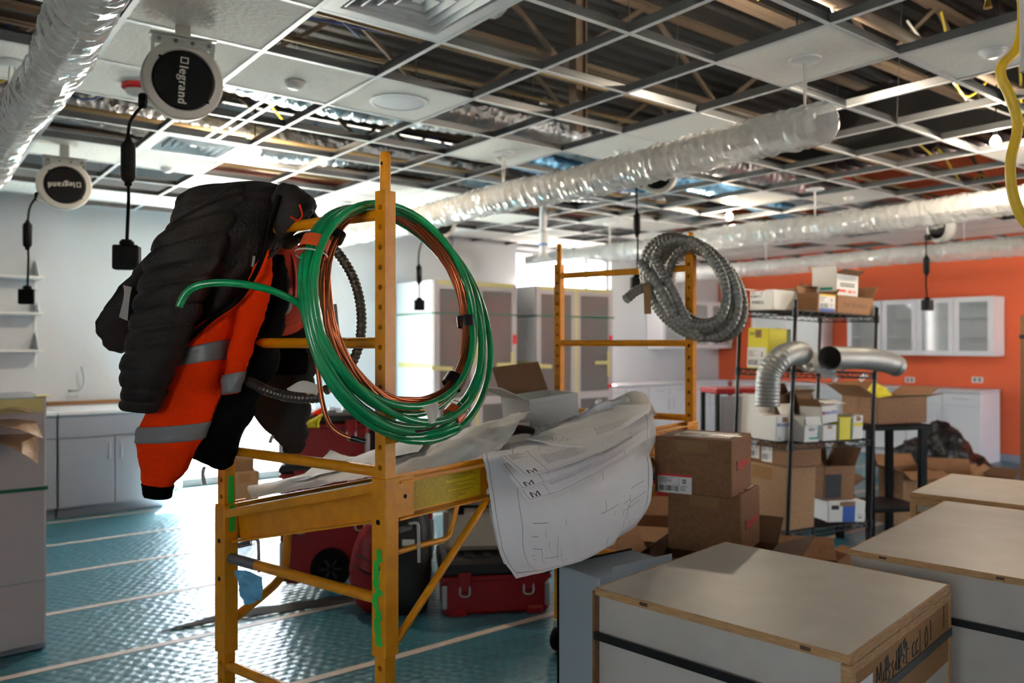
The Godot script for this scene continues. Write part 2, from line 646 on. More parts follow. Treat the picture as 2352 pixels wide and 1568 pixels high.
	m = mat("laminate_white", c8(200, 192, 180), 0.42); tri_tex(m, 1.2, noise_tex(0.02, c8(240, 238, 236), c8(255, 255, 255)), fine, 0.02)
	m = mat("plywood_edge", c8(212, 174, 124), 0.7); tri_tex(m, 3.0, noise_tex(0.06, c8(190, 170, 150), c8(255, 252, 248), 256, FastNoiseLite.TYPE_SIMPLEX_SMOOTH, 4, 12), null, 1.0, Vector3(0.4, 6.0, 0.4))
	m = mat("particle_board", c8(172, 128, 78), 0.8); tri_tex(m, 4.0, noise_tex(0.12, c8(214, 200, 184), c8(255, 252, 248)), fine, 0.3)
	mat("enclosure", c8(176, 186, 190), 0.4, 0.1)
	mat("tool_red", c8(140, 16, 20), 0.42)
	mat("tool_black", c8(30, 29, 30), 0.5)
	mat("cooler_tan", c8(176, 164, 146), 0.5)
	mat("aluminium", c8(196, 198, 200), 0.35, 0.8)
	mat("duct_zinc", c8(150, 152, 150), 0.5, 0.7)
	m = mat("tarp", c8(12, 13, 14), 0.4); tri_tex(m, 2.0, null, coarse, 1.2)
	mat("wire_black", c8(22, 22, 23), 0.4, 0.3)
	mat("hose_yellow", c8(206, 172, 36), 0.45)
	mat("mask_blue", c8(110, 178, 214), 0.8)
	m = mat("foliage", c8(112, 128, 112), 0.9)
	mat("stone", c8(178, 178, 182), 0.9)
	m = mat("bag_clear", c8(220, 226, 232, 70), 0.18); m.transparency = BaseMaterial3D.TRANSPARENCY_ALPHA
	mat("gypsum_strip", c8(62, 58, 56), 0.95)
	mat("brass", c8(196, 168, 90), 0.35, 0.8)

# ---------- camera, sky, sun ----------
func setting_out():
	var cam := Camera3D.new()
	cam.name = "camera"
	add_child(cam)
	cam.position = Vector3(0, EYE, 0)
	cam.rotation_degrees = Vector3(0.13, -YAW, 0)
	var at_ := CameraAttributesPhysical.new()
	at_.frustum_focal_length = 28.1
	at_.frustum_focus_distance = 2.15
	at_.exposure_aperture = 2.8
	cam.attributes = at_
	cam.fov = rad_to_deg(2.0 * atan(784.0 / F))
	cam.near = 0.05
	cam.far = 200.0
	cam.current = true
	var we := WorldEnvironment.new()
	we.name = "world"
	var e := Environment.new()
	e.background_mode = Environment.BG_SKY
	var sk := ProceduralSkyMaterial.new()
	sk.sky_top_color = c8(188, 204, 222)
	sk.sky_horizon_color = c8(234, 236, 238)
	sk.ground_bottom_color = c8(120, 118, 114)
	sk.ground_horizon_color = c8(190, 190, 188)
	sk.sky_energy_multiplier = 1.0
	sk.ground_energy_multiplier = 1.0
	var sky := Sky.new()
	sky.sky_material = sk
	e.sky = sky
	e.background_energy_multiplier = SKY_ENERGY
	e.tonemap_mode = Environment.TONE_MAPPER_LINEAR
	e.tonemap_exposure = EXPOSURE
	e.sdfgi_enabled = true
	e.ssao_enabled = true
	e.ssil_enabled = true
	we.environment = e
	add_child(we)
	var sun := DirectionalLight3D.new()
	sun.name = "sun"
	sun.light_color = c8(255, 246, 232)
	sun.light_energy = SUN_ENERGY
	sun.light_angular_distance = 0.6
	sun.shadow_enabled = true
	add_child(sun)
	sun.look_at_from_position(Vector3.ZERO, Vector3(-0.267, -0.875, 0.405))

const SKY_ENERGY := 8.0
const SUN_ENERGY := 60.0
const EXPOSURE := 2.62

# ---------- the shell ----------
const XL := -1.9
const XR := 11.7
const ZB := -9.0
const ZF := 2.6
const TOP := 4.25
const GX := 2.618
const GZ := -3.113
const CELL := 0.61

func shell():
	var fl := structure("floor")
	slab("floor_slab", Vector3(XL - 0.2, -0.2, ZB - 0.2), Vector3(XR + 0.2, 0, ZF + 0.2), "floor_film", fl)
	for k in 14:
		var z := -(3.52 + 0.895 * (k - 5))
		if z > ZB + 0.1 and z < ZF:
			var s := nst()
			var r := []
			for side in [-1.0, 1.0]:
				var line := []
				for i in 40:
					var x := XL + (XR - XL) * i / 39.0
					line.append(Vector3(x, 0.0012, z + side * 0.026 + fn.get_noise_2d(x * 60.0, z * 200.0) * 0.012))
				r.append(line)
			sheet(s, r, 60, 1, 0.001)
			obj("seam_tape", s, "seam_tape", fl)
	# back wall with two tall windows
	var wb := structure("wall_back")
	for e in [[XL - 0.2, 2.5], [4.0, 7.1], [9.0, XR + 0.2]]:
		slab("wall_panel", Vector3(e[0], 0, ZB - 0.2), Vector3(e[1], TOP, ZB), "wall_white", wb)
	slab("wall_panel", Vector3(2.5, 2.93, ZB - 0.2), Vector3(4.0, TOP, ZB), "wall_white", wb)
	slab("wall_panel", Vector3(7.1, 2.93, ZB - 0.2), Vector3(9.0, TOP, ZB), "wall_white", wb)
	slab("wall_panel", Vector3(7.1, 0, ZB - 0.2), Vector3(9.0, 2.15, ZB), "wall_white", wb)
	slab("pilaster", Vector3(5.98, 0, ZB), Vector3(6.34, TOP, ZB + 0.06), "wall_white", wb)
	slab("pilaster", Vector3(XL, 0, ZB), Vector3(1.34, TOP, ZB + 0.07), "wall_white", wb)
	for w in [[1, 2.5, 4.0, [3.2], 0.0], [2, 7.1, 9.0, [8.55], 2.15]]:
		var wi := structure("window_%d" % w[0])
		slab("sill", Vector3(w[1], w[4], ZB - 0.16), Vector3(w[2], w[4] + 0.1, ZB - 0.02), "frame_dark", wi, 0.004)
		slab("head", Vector3(w[1], 2.87, ZB - 0.14), Vector3(w[2], 2.93, ZB - 0.06), "frame_grey", wi, 0.004)
		slab("jamb", Vector3(w[1], w[4] + 0.1, ZB - 0.14), Vector3(w[1] + 0.05, 2.87, ZB - 0.06), "frame_grey", wi, 0.004)
		slab("jamb", Vector3(w[2] - 0.05, w[4] + 0.1, ZB - 0.14), Vector3(w[2], 2.87, ZB - 0.06), "frame_grey", wi, 0.004)
		var xs: Array = [w[1] + 0.05] + w[3] + [w[2] - 0.05]
		for k in w[3]:
			slab("mullion", Vector3(k - 0.022, w[4] + 0.1, ZB - 0.13), Vector3(k + 0.022, 2.87, ZB - 0.07), "frame_grey", wi, 0.004)
		for i in xs.size() - 1:
			slab("pane", Vector3(xs[i], w[4] + 0.1, ZB - 0.104), Vector3(xs[i + 1], 2.87, ZB - 0.098), "pane", wi)
	var wr := structure("wall_right")
	slab("wall_panel", Vector3(XR, 0, ZB), Vector3(XR + 0.2, TOP, ZF + 0.2), "wall_orange", wr)
	# unseen windows added in the left wall and behind the camera, as fill light
	var wl := structure("wall_left")
	for e in [[ZB, 0.0, 0.0, TOP], [1.2, ZF + 0.2, 0.0, TOP], [0.0, 1.2, 0.0, 1.25], [0.0, 1.2, 2.3, TOP]]:
		slab("wall_panel", Vector3(XL - 0.2, e[2], e[0]), Vector3(XL, e[3], e[1]), "wall_white", wl)
	var w3 := structure("window_3")
	for z in [0.0, 0.575, 1.15]:
		slab("mullion", Vector3(XL - 0.13, 1.3, z), Vector3(XL - 0.07, 2.25, z + 0.05), "frame_grey", w3)
	for y in [1.25, 2.25]:
		slab("rail", Vector3(XL - 0.13, y, 0.0), Vector3(XL - 0.07, y + 0.05, 1.2), "frame_grey", w3)
	for z in [0.05, 0.625]:
		slab("pane", Vector3(XL - 0.103, 1.3, z), Vector3(XL - 0.097, 2.25, z + 0.525), "pane", w3)
	var wf := structure("wall_front")
	for e in [[XL, 7.6, 0.0, TOP], [10.6, XR, 0.0, TOP], [7.6, 10.6, 2.7, TOP], [7.6, 10.6, 0.0, 0.6]]:
		slab("wall_panel", Vector3(e[0], e[2], ZF), Vector3(e[1], e[3], ZF + 0.2), "wall_white", wf)
	var w4 := structure("window_4")  # added out of view to brighten the orange wall and right side
	for x in [7.6, 9.075, 10.55]:
		slab("mullion", Vector3(x, 0.65, ZF + 0.07), Vector3(x + 0.05, 2.65, ZF + 0.13), "frame_grey", w4)
	for y in [0.6, 2.65]:
		slab("rail", Vector3(7.6, y, ZF + 0.07), Vector3(10.6, y + 0.05, ZF + 0.13), "frame_grey", w4)
	for x in [7.65, 9.125]:
		slab("pane", Vector3(x, 0.65, ZF + 0.097), Vector3(x + 1.425, 2.65, ZF + 0.103), "pane", w4)
	slab("paving", Vector3(-30, -0.3, ZF + 0.2), Vector3(40, -0.06, 40), "concrete", structure("ground"))
	slab("paving", Vector3(-30, -0.3, ZB - 0.2), Vector3(XL - 0.2, -0.06, ZF + 0.2), "concrete", structure("ground"))
	var b := structure("baseboard_right")
	slab("skirting", Vector3(XR - 0.012, 0, ZB + 0.9), Vector3(XR, 0.1, ZF), "cabinet_grey", b, 0.003)
	# roof deck of ribbed sheet above
	var dk := structure("ceiling")
	var s := nst()
	var x0 := XL - 0.2
	var x1 := XR + 0.2
	box(s, Vector3((x0 + x1) / 2, TOP + 0.12, (ZB + ZF) / 2), Vector3(x1 - x0, 0.1, ZF - ZB + 0.8))
	obj("deck_slab", s, "deck_metal", dk)
	s = nst()
	var zz := ZB
	while zz < ZF:
		for q in [[0.0, 0.07, 0.03, 0.0], [0.03, 0.0, 0.12, 0.0], [0.12, 0.0, 0.15, 0.07], [0.15, 0.07, 0.2, 0.07]]:
			quad(s, Vector3(x0, TOP + q[1], zz + q[0]), Vector3(x1, TOP + q[1], zz + q[0]), Vector3(x1, TOP + q[3], zz + q[2]), Vector3(x0, TOP + q[3], zz + q[2]))
		zz += 0.2
	var rib := obj("deck_ribs", s, "deck_metal", dk)
	rib.set_meta("kind", "stuff")
	# outdoors, just past the glass
	var out := structure("ground")
	slab("paving", Vector3(-30, -0.3, -60), Vector3(40, -0.06, ZB - 0.2), "concrete", out)
	rng.seed = 4
	var labels := ["low rounded grey shrub outside the window, nearest the base cabinets", "wide grey shrub mound outside the tall window, middle one", "small pale shrub outside the window, beside the mullion", "grey shrub outside the window, furthest to the right"]
	for k in 4:
		var p := Vector3([1.2, 3.2, 4.9, 6.8][k], -0.06, [-11.5, -12.5, -11.6, -13.5][k])
		var o := thing("shrub", labels[k], "shrub", p, YAW, "shrubs outside the window")
		var sh := nst()
		var rows := []
		var rad: float = [0.7, 0.9, 0.5, 0.8][k]
		for j in 9:
			var line := []
			for i in 17:
				var a := TAU * i / 16.0
				var t := PI * 0.5 * j / 8.0
				var dir := Vector3(cos(a) * cos(t), sin(t) * 0.8, sin(a) * cos(t))
				line.append(dir * rad * (1.0 + 0.35 * fn.get_noise_3dv(dir * 90.0 + Vector3(k * 50, 0, 0))))
			rows.append(line)
		sheet(sh, rows, 32, 16, 0.01, 0.12, 5.0)
		obj("foliage", sh, "foliage", o)
		tb("stem", [Vector3(0, 0, 0), Vector3(0.02, rad * 0.5, 0)], 0.03, "plywood_dark", o, 6)

# ---------- suspended ceiling ----------
func cell_x(i) -> float:
	return GX + CELL * i

func cell_z(j) -> float:
	return GZ - CELL * j

func tee_mesh(length: float, along_x: bool) -> ArrayMesh:
	var m: ArrayMesh
	for part in 2:
		var s := nst()
		var q := func(y, h, w):
			box(s, Vector3(0, y, 0), Vector3(length, h, w) if along_x else Vector3(w, h, length))
		if part == 0:
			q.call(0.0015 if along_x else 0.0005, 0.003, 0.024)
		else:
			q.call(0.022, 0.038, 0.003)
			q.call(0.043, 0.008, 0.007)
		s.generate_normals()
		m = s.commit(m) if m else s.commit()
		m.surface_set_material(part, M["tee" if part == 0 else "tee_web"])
	return m

func tile_list() -> Array:
	var t := []
	for c in [[-3, -1], [-3, 0], [-3, 1], [-3, 2], [-3, 5], [-4, 2], [-4, 5], [-2, 1], [-2, 5], [-1, 1], [-1, 6], [1, 2], [2, 1], [2, 0], [1, -2], [2, -3], [6, -2], [6, 2], [7, 1], [7, 5], [6, 5], [6, 7], [1, 5], [1, 6], [2, 5], [2, 6], [2, 7], [1, 7], [3, 6], [5, 8], [3, 0], [4, 6], [-5, 0], [-5, 1], [10, 3], [9, 5], [8, 6], [12, 0], [0, -5], [-1, -5], [2, -5], [4, -5]]:
		t.append(Vector2i(c[0], c[1]))
	for i in range(-7, 15):
		for j in [8, 9]:
			if not Vector2i(i, j) in t and not (i == 0 and j == 8) and not (i == 5):
				t.append(Vector2i(i, j))
	for i in range(11, 15):
		for j in range(-3, 8):
			if not Vector2i(i, j) in t and not [i, j] in [[11, 3], [12, 5], [11, 0], [13, 4]]:
				t.append(Vector2i(i, j))
	return t

func suspended():
	var c := structure("ceiling")
	var i0 := -7
	var i1 := 14
	var xm := tee_mesh(XR - XL - 0.01, true)
	var zm := tee_mesh(ZF - ZB - 0.01, false)
	for j in range(-9, 10):
		inst("grid_tee", xm, c, Transform3D(Basis(), Vector3((XL + XR) / 2, CEIL - 0.003, cell_z(j))))
	for i in range(i0, i1 + 1):
		inst("grid_tee", zm, c, Transform3D(Basis(), Vector3(cell_x(i), CEIL - 0.003, (ZF + ZB) / 2)))
	var s := nst()
	box(s, Vector3(0, 0.009, 0), Vector3(CELL - 0.012, 0.016, CELL - 0.012), Basis(), 0.002)
	s.generate_normals()
	var tm := s.commit()
	tm.surface_set_material(0, M["tile"])
	for t in tile_list():
		var x := cell_x(t.x + 0.5)
		var z := cell_z(t.y + 0.5)
		if x > XL + 0.3 and x < XR - 0.28 and z > ZB + 0.3 and z < ZF - 0.3:
			inst("ceiling_tile", tm, c, Transform3D(Basis(), Vector3(x, CEIL, z)))
	# doubled short tees beside one open cell
	for e in [[-1.52, 2.0, 4.0], [-1.40, 2.0, 4.0]]:
		s = nst()
		box(s, Vector3(cell_x(e[0]), CEIL - 0.002, (cell_z(e[1]) + cell_z(e[2])) / 2), Vector3(0.024, 0.003, CELL * 2 - 0.03))
		obj("grid_tee", s, "tee", c)
	rng.seed = 12
	for i in range(-4, 13, 2):
		for j in range(-4, 9, 3):
			var jj := j + (i / 2) % 2
			var p := Vector3(cell_x(i), CEIL + 0.046, cell_z(jj))
			if [-4.95, -6.5, -5.25, -3.3].any(func(q): return absf(p.z - q) < 0.3):
				continue
			tb("hanger_wire", [p, Vector3(p.x + rng.randf_range(-0.06, 0.06), TOP, p.z + rng.randf_range(-0.06, 0.06))], 0.0022, "wire", c, 5)
	# wall angle along the edges
	slab("wall_angle", Vector3(XL, CEIL - 0.004, ZB + 0.001), Vector3(XR, CEIL + 0.02, ZB + 0.022), "tee", c)
	slab("wall_angle", Vector3(XR - 0.022, CEIL - 0.004, ZB + 0.03), Vector3(XR - 0.001, CEIL + 0.02, ZF), "tee", c)

func joist(z: float, label: String):
	var o := thing("roof_joist", label, "joist", Vector3(0, 0, z), YAW, "roof joists above the open ceiling")
	var y0 := 3.58
	var y1 := TOP - 0.03
	for k in [[y1, "top_chord"], [y0, "bottom_chord"]]:
		var s := nst()
		for sd in [-1.0, 1.0]:
			box(s, Vector3((XL + XR) / 2, k[0], sd * 0.028), Vector3(XR - XL - 0.02, 0.008, 0.045))
			box(s, Vector3((XL + XR) / 2, k[0] + (0.025 if k[0] == y0 else -0.025), sd * 0.009), Vector3(XR - XL - 0.02, 0.05, 0.006))
		obj(k[1], s, "joist_dimmed", o)
	var x := XL + 0.3
	var up := true
	while x < XR - 1.0:
		var s := nst()
		bar(s, Vector3(x, y0 if up else y1, 0), Vector3(x + 0.9, y1 if up else y0, 0), 0.025, 0.035, Vector3.UP)
		obj("web_bar", s, "joist_dimmed", o)
		up = not up
		x += 0.9

func plenum():
	var where := ["nearest the camera", "second from the camera", "third from the camera", "fourth from the camera", "fifth from the camera", "furthest, by the window wall"]
	var zs := [-1.2, -2.9, -4.3, -5.85, -7.3, -8.5]
	for k in 6:
		joist(zs[k], "tan open-web roof joist above the ceiling grid, " + where[k])
	# girder and hanger struts
	var s := nst()
	for y in [3.42, 3.98]:
		box(s, Vector3(7.4, y, (ZB + ZF) / 2), Vector3(0.16, 0.014, ZF - ZB - 0.02))
	box(s, Vector3(7.4, 3.7, (ZB + ZF) / 2), Vector3(0.01, 0.55, ZF - ZB - 0.02))
	tag(obj("roof_girder", s, "deck_metal"), "dark steel roof girder running towards the window wall above the grid", "girder")
	var st := thing("steel_strut", "tan upright steel strut in the open ceiling above the far tall cabinet", "strut", at(1328, 150, 5.4) * Vector3(1, 0, 1), YAW)
	for sd in [-1.0, 1.0]:
		bx("flange", Vector3(sd * 0.045, 3.6, 0), Vector3(0.01, 1.2, 0.07), "joist_dimmed", st)
	bx("web", Vector3(0, 3.6, 0), Vector3(0.08, 1.2, 0.01), "joist_dimmed", st)
	# foil ducts along x
	for e in [[-4.95, 1.2, 10.4, 3.3, 0.17, "foil", "large silver foil duct lying across the open ceiling cells mid room"], [-6.5, 0.4, 8.6, 3.28, 0.15, "foil", "silver foil duct above the ceiling, nearer the window wall"], [-3.3, -1.0, 2.5, 3.42, 0.13, "foil", "silver foil duct above the ceiling by the round speaker tile"], [-5.25, 4.0, 8.2, 3.13, 0.11, "sky_tint_foil", "foil duct with painted sky tint sagging above the ceiling beside the large silver one"]]:
		var pts := []
		var x: float = e[1]
		var k := 0
		while x < e[2]:
			pts.append(Vector3(x, e[3] + 0.04 * sin(x * 2.1), e[0] + 0.05 * sin(x * 1.3)))
			x += 0.03
			k += 1
		var sd := nst()
		var rad: float = e[4]
		tube(sd, pts, func(i): return rad * (1.0 + 0.05 * (1.0 if i % 3 == 0 else 0.0) + 0.05 * fn.get_noise_2d(i * 9.0, 3.0)), 18)
		tag(obj("foil_duct", sd, e[5]), e[6], "duct", "foil ducts above the ceiling")
	# pipes and conduits along x
	var kinds := [["conduit", "conduit_tan", -3.72, 3.22, 0.017, "tan conduit above the ceiling, first of a close pair"], ["conduit", "conduit_tan", -3.79, 3.25, 0.017, "tan conduit above the ceiling, second of a close pair"], ["conduit", "conduit_tan", -4.35, 3.3, 0.016, "single tan conduit crossing above the ceiling before the silver duct"], ["pipe", "pipe_red", -7.55, 3.2, 0.05, "reddish brown pipe crossing above the ceiling by the window wall"], ["pipe", "pipe_red", -1.75, 3.8, 0.03, "thin reddish pipe high above the ceiling near the camera"], ["conduit", "conduit_tan", -6.05, 3.15, 0.02, "tan conduit above the ceiling between the two long foil ducts"], ["pipe", "joist_dimmed", -2.25, 3.35, 0.035, "tan pipe above the ceiling over the pendant light's end"], ["conduit", "wire", -5.5, 3.4, 0.014, "grey conduit crossing above the silver duct"], ["conduit", "conduit_tan", -7.0, 3.12, 0.018, "tan conduit low above the grid near the bright diffuser"]]
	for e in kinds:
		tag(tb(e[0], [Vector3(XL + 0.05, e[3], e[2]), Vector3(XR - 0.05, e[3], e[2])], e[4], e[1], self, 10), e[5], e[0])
	# loose cables
	rng.seed = 31
	var runs := {"cable_blue": [], "cable_white": [], "cable_yellow": []}
	for k in 16:
		var col: String = ["cable_blue", "cable_white", "cable_blue", "cable_yellow"][k % 4]
		var z := rng.randf_range(-7.8, -1.0)
		var x := rng.randf_range(-1.2, 7.5)
		var pts := []
		for i in 6:
			pts.append(Vector3(x + i * 0.55, 3.12 + rng.randf() * 0.35 + (0.3 if i % 2 == 0 else 0.0), z + rng.randf_range(-0.2, 0.2) - i * 0.03))
		runs[col].append(pts)
	var nth := ["nearest the camera", "second nearest", "third nearest", "fourth nearest", "fifth nearest", "sixth nearest", "seventh nearest", "furthest away"]
	for col in runs:
		var list: Array = runs[col]
		list.sort_custom(func(a, b): return a[0].z > b[0].z)
		var word_: String = col.split("_")[1]
		for k in list.size():
			tag(tb("cable", list[k], 0.008, col, self, 6, 0.08), "loose %s cable sagging above the open ceiling, %s of the %s ones" % [word_, nth[k] if k < list.size() - 1 else nth[7], word_], "cable", "loose %s cables above the open ceiling" % word_)
	# hanging cables in the near left cell
	for k in 4:
		var x := -0.25 + k * 0.035
		var col: String = ["cable_yellow", "cable_white", "cable_blue", "cable_white"][k]
		tag(tb("cable", [Vector3(x - 0.35, TOP - 0.1, -3.7), Vector3(x - 0.1, 3.7, -3.85), Vector3(x, 3.25, -3.95), Vector3(x - 0.15, 3.1, -4.15)], 0.006, col, self, 6, 0.06), ["yellow cable hanging in the open ceiling cell, top left corner", "white cable hanging in the top left open cell, beside the yellow one", "blue cable hanging in the top left open cell", "white cable hanging in the top left open cell, last of the bunch"][k], "cable")

func diffuser(i, j, label):
	var o := thing("air_diffuser", label, "air vent", Vector3(cell_x(i + 0.5), CEIL, cell_z(j + 0.5)), YAW)
	var q := Transform3D(Basis(Vector3.UP, PI / 4), Vector3.ZERO)
	var r2 := sqrt(2.0)
	lt("frame", [Vector2(0.299 * r2, 0.02), Vector2(0.299 * r2, -0.002), Vector2(0.235 * r2, -0.004), Vector2(0.228 * r2, 0.03)], "metal_white", o, 4, q)
	for k in 4:
		var a := 0.222 - k * 0.05
		lt("louvre", [Vector2((a - 0.002) * r2, 0.03), Vector2(a * r2, 0.0), Vector2((a - 0.006) * r2, -0.003), Vector2((a - 0.044) * r2, 0.036)], "speaker_grille", o, 4, q)
	bx("neck", Vector3(0, 0.05, 0), Vector3(0.56, 0.02, 0.56), "frame_dark", o)
	bx("centre_plate", Vector3(0, 0.01, 0), Vector3(0.04, 0.006, 0.04), "metal_white", o)

func ceiling_devices():
	diffuser(-2, -1, "large white square louvred ceiling diffuser at the top of the picture")
	diffuser(-2, 4, "white square louvred ceiling diffuser in bright light above the black jacket")
	var o := thing("ceiling_speaker", "flat round pale ceiling speaker set in a white tile", "speaker", Vector3(cell_x(-0.5), CEIL, cell_z(1.5)), YAW)
	lt("rim", [Vector2(0.165, 0.0), Vector2(0.165, -0.006), Vector2(0.15, -0.008), Vector2(0.15, -0.001)], "metal_white", o, 40)
	lt("grille", [Vector2(0.15, -0.004), Vector2(0.08, -0.007), Vector2(0.0, -0.008)], "speaker_grille", o, 40)
	for e in [[677, 190, 0.055, "small white domed ceiling sensor in the tile beside the round speaker"], [383, 386, 0.05, "small white ceiling sensor below the bright diffuser"], [1427, 346, 0.05, "small white ceiling sensor near the middle pendant light"], [2281, 115, 0.06, "flat white ceiling disc in the tile at the top right"], [1950, 453, 0.05, "small round ceiling disc in the tile above the rack"], [1150, 362, 0.03, "small pendant sprinkler cover in the tile behind the scaffold post"]]:
		var d: float = (CEIL - EYE) * F / (788.2 - e[1])
		var p := at(e[0], e[1], d)
		p.y = CEIL
		var t := thing("ceiling_sensor", e[3], "sensor", p, YAW)
		var r: float = e[2]
		lt("base", [Vector2(r, 0), Vector2(r, -0.008), Vector2(r * 0.9, -0.012)], "metal_white", t, 24)
		lt("dome", [Vector2(r * 0.9, -0.012), Vector2(r * 0.75, -0.026), Vector2(r * 0.45, -0.034), Vector2(0, -0.036)], "metal_white", t, 24, Transform3D(), true)
	var p := at(318, 196, (CEIL - EYE) * F / (788.2 - 196.0))
	p.y = CEIL
	var a := thing("alarm_strobe", "red round fire alarm strobe on the ceiling beside the big cord reel", "alarm", p, YAW)
	lt("base", [Vector2(0.085, 0), Vector2(0.085, -0.02), Vector2(0.07, -0.03)], "alarm_red", a, 28)
	lt("lens", [Vector2(0.07, -0.03), Vector2(0.055, -0.055), Vector2(0.025, -0.068), Vector2(0, -0.07)], "metal_white", a, 28, Transform3D(), true)
	# lit work bulbs in the open cells
	for e in [[585, 346, 5.9, 0.045, "round glowing bulb hanging by the bright diffuser", 1.2], [2287, 326, 5.4, 0.035, "glowing bulb in the open ceiling at the far right", 0.7], [1675, 498, 8.4, 0.04, "glowing bulb in the open ceiling above the steel conduit coil", 0.7], [1830, 118, 4.35, 0.03, "work bulb hung above the tile that carries the middle pendant light", 0.5]]:
		var q := at(e[0], e[1], e[2])
		var t := thing("light_bulb", e[4], "bulb", q, YAW)
		var r: float = e[3]
		lt("bulb_glass", [Vector2(0, -r), Vector2(r * 0.6, -r * 0.8), Vector2(r, 0), Vector2(r * 0.75, r * 0.7), Vector2(r * 0.4, r * 1.2)], "lamp_glow", t, 18, Transform3D(), true)
		lt("socket", [Vector2(r * 0.42, r * 1.2), Vector2(r * 0.42, r * 2.2), Vector2(0, r * 2.2)], "black_plastic", t, 14)
		tb("cord", [Vector3(0, r * 2.1, 0), Vector3(0.02, TOP - q.y - 0.1, 0.02)], 0.005, "black_rubber", t, 6)
		var l := OmniLight3D.new()
		l.name = "bulb_light"
		l.light_color = c8(255, 236, 208)
		l.light_energy = e[5]
		l.light_size = r
		l.omni_range = 14.0
		l.omni_attenuation = 2.0
		l.shadow_enabled = true
		t.add_child(l)
	# white pendant tube with a blue band
	var w := thing("pendant_projector_mount", "white ceiling drop tube with a blue band and flared foot by the window", "tube", at(1248, 490, 8.6) * Vector3(1, 0, 1), YAW)
	lt("tube", [Vector2(0.04, 4.2), Vector2(0.04, 2.78), Vector2(0.052, 2.76), Vector2(0.052, 2.64)], "metal_white", w, 18)
	lt("band", [Vector2(0.053, 2.64), Vector2(0.053, 2.62), Vector2(0.045, 2.62)], "print_blue", w, 18)
	lt("foot", [Vector2(0.045, 2.62), Vector2(0.04, 2.54), Vector2(0.06, 2.5), Vector2(0.13, 2.46), Vector2(0, 2.45)], "metal_white", w, 18)
	# sprinkler drop and tied cable bunch, top right
	var sp := thing("sprinkler_head", "brass sprinkler drop hanging above the grid at the top right", "sprinkler", at(2270, 0, 3.3) * Vector3(1, 0, 1), YAW)
	tb("drop_pipe", [Vector3(0, TOP - 0.1, 0), Vector3(0, 3.02, 0)], 0.013, "wire", sp, 10)
	lt("frame", [Vector2(0.014, 3.03), Vector2(0.018, 3.0), Vector2(0.01, 2.985), Vector2(0.017, 2.955), Vector2(0, 2.953)], "brass", sp, 12)

# ---------- wrapped pendant lights ----------
func pendants():
	var xs := [0.483, 3.533, 6.583, 9.633]
	var lab := ["long pendant light wrapped in clear plastic at the top left", "long pendant light wrapped in clear plastic across the middle of the room", "long plastic-wrapped pendant light above the metal rack", "furthest long plastic-wrapped pendant light before the orange wall"]
	var z0 := [-2.05, -2.03, -1.4, -1.4]
	for k in 4:
		var o := thing("pendant_light", lab[k], "pendant light", Vector3(xs[k], 0, 0), YAW, "plastic-wrapped linear pendant lights")
		var y := 2.63
		var za: float = z0[k]
		var zb := -8.3
		bx("housing", Vector3(0, y + 0.025, (za + zb) / 2), Vector3(0.055, 0.11, za - zb - 0.3), "reel_grey", o, 0.006)
		bx("end_cap", Vector3(0, y + 0.025, za - 0.145), Vector3(0.059, 0.114, 0.01), "metal_white", o, 0.003)
		var pts := []
		var n := int((za - zb) / 0.02)
		for i in n + 1:
			var z := za + (zb - za) * i / n
			pts.append(Vector3(0.012 * sin(z * 3.1 + k), y - 0.008 + 0.008 * sin(z * 2.3), z))
		var kk := float(k) * 37.0
		var rings := []
		for i in n + 1:
			var line := []
			var e := minf(i, n - i)
			var close := 1.0 - pow(clampf(1.0 - e / 4.0, 0, 1), 2.0) * 0.9
			for q in 22:
				var a := TAU * q / 22.0
				var dir := Vector3(cos(a) * 0.094, sin(a) * 0.106, 0)
				var f := 1.0 + 0.12 * fn.get_noise_3d(i * 6.0 + kk, cos(a) * 50.0, sin(a) * 50.0) + 0.15 * fn.get_noise_3d(i * 26.0 + kk, cos(a) * 30.0 + i * 2.0, sin(a) * 30.0) + 0.03 * fn.get_noise_3d(i * 55.0 + kk, cos(a) * 160.0, sin(a) * 160.0)
				line.append(pts[i] + dir * f * close)
			rings.append(line)
		var s := nst()
		for i in n:
			for q in 22:
				quad_out(s, rings[i][q], rings[i][(q + 1) % 22], rings[i + 1][(q + 1) % 22], rings[i + 1][q], pts[i])
		obj("plastic_wrap", s, "wrap", o)
		for z in [za - 0.17, za - 2.6, za - 5.2]:
			lt("canopy", [Vector2(0.0, CEIL + 0.003), Vector2(0.075, CEIL + 0.002), Vector2(0.075, CEIL - 0.01), Vector2(0.03, CEIL - 0.02), Vector2(0, CEIL - 0.02)], "metal_white", o, 24, Transform3D(Basis(), Vector3(0, 0, z)))
			tb("suspension_cable", [Vector3(0.008, CEIL - 0.015, z), Vector3(0.012, 2.85, z), Vector3(0.0, 2.71, z)], 0.0035, "cable_white", o, 6, 0.05)
			tb("power_cord", [Vector3(-0.012, CEIL - 0.015, z), Vector3(-0.016, 2.86, z + 0.006), Vector3(-0.004, 2.71, z)], 0.005, "cable_white", o, 6, 0.05)

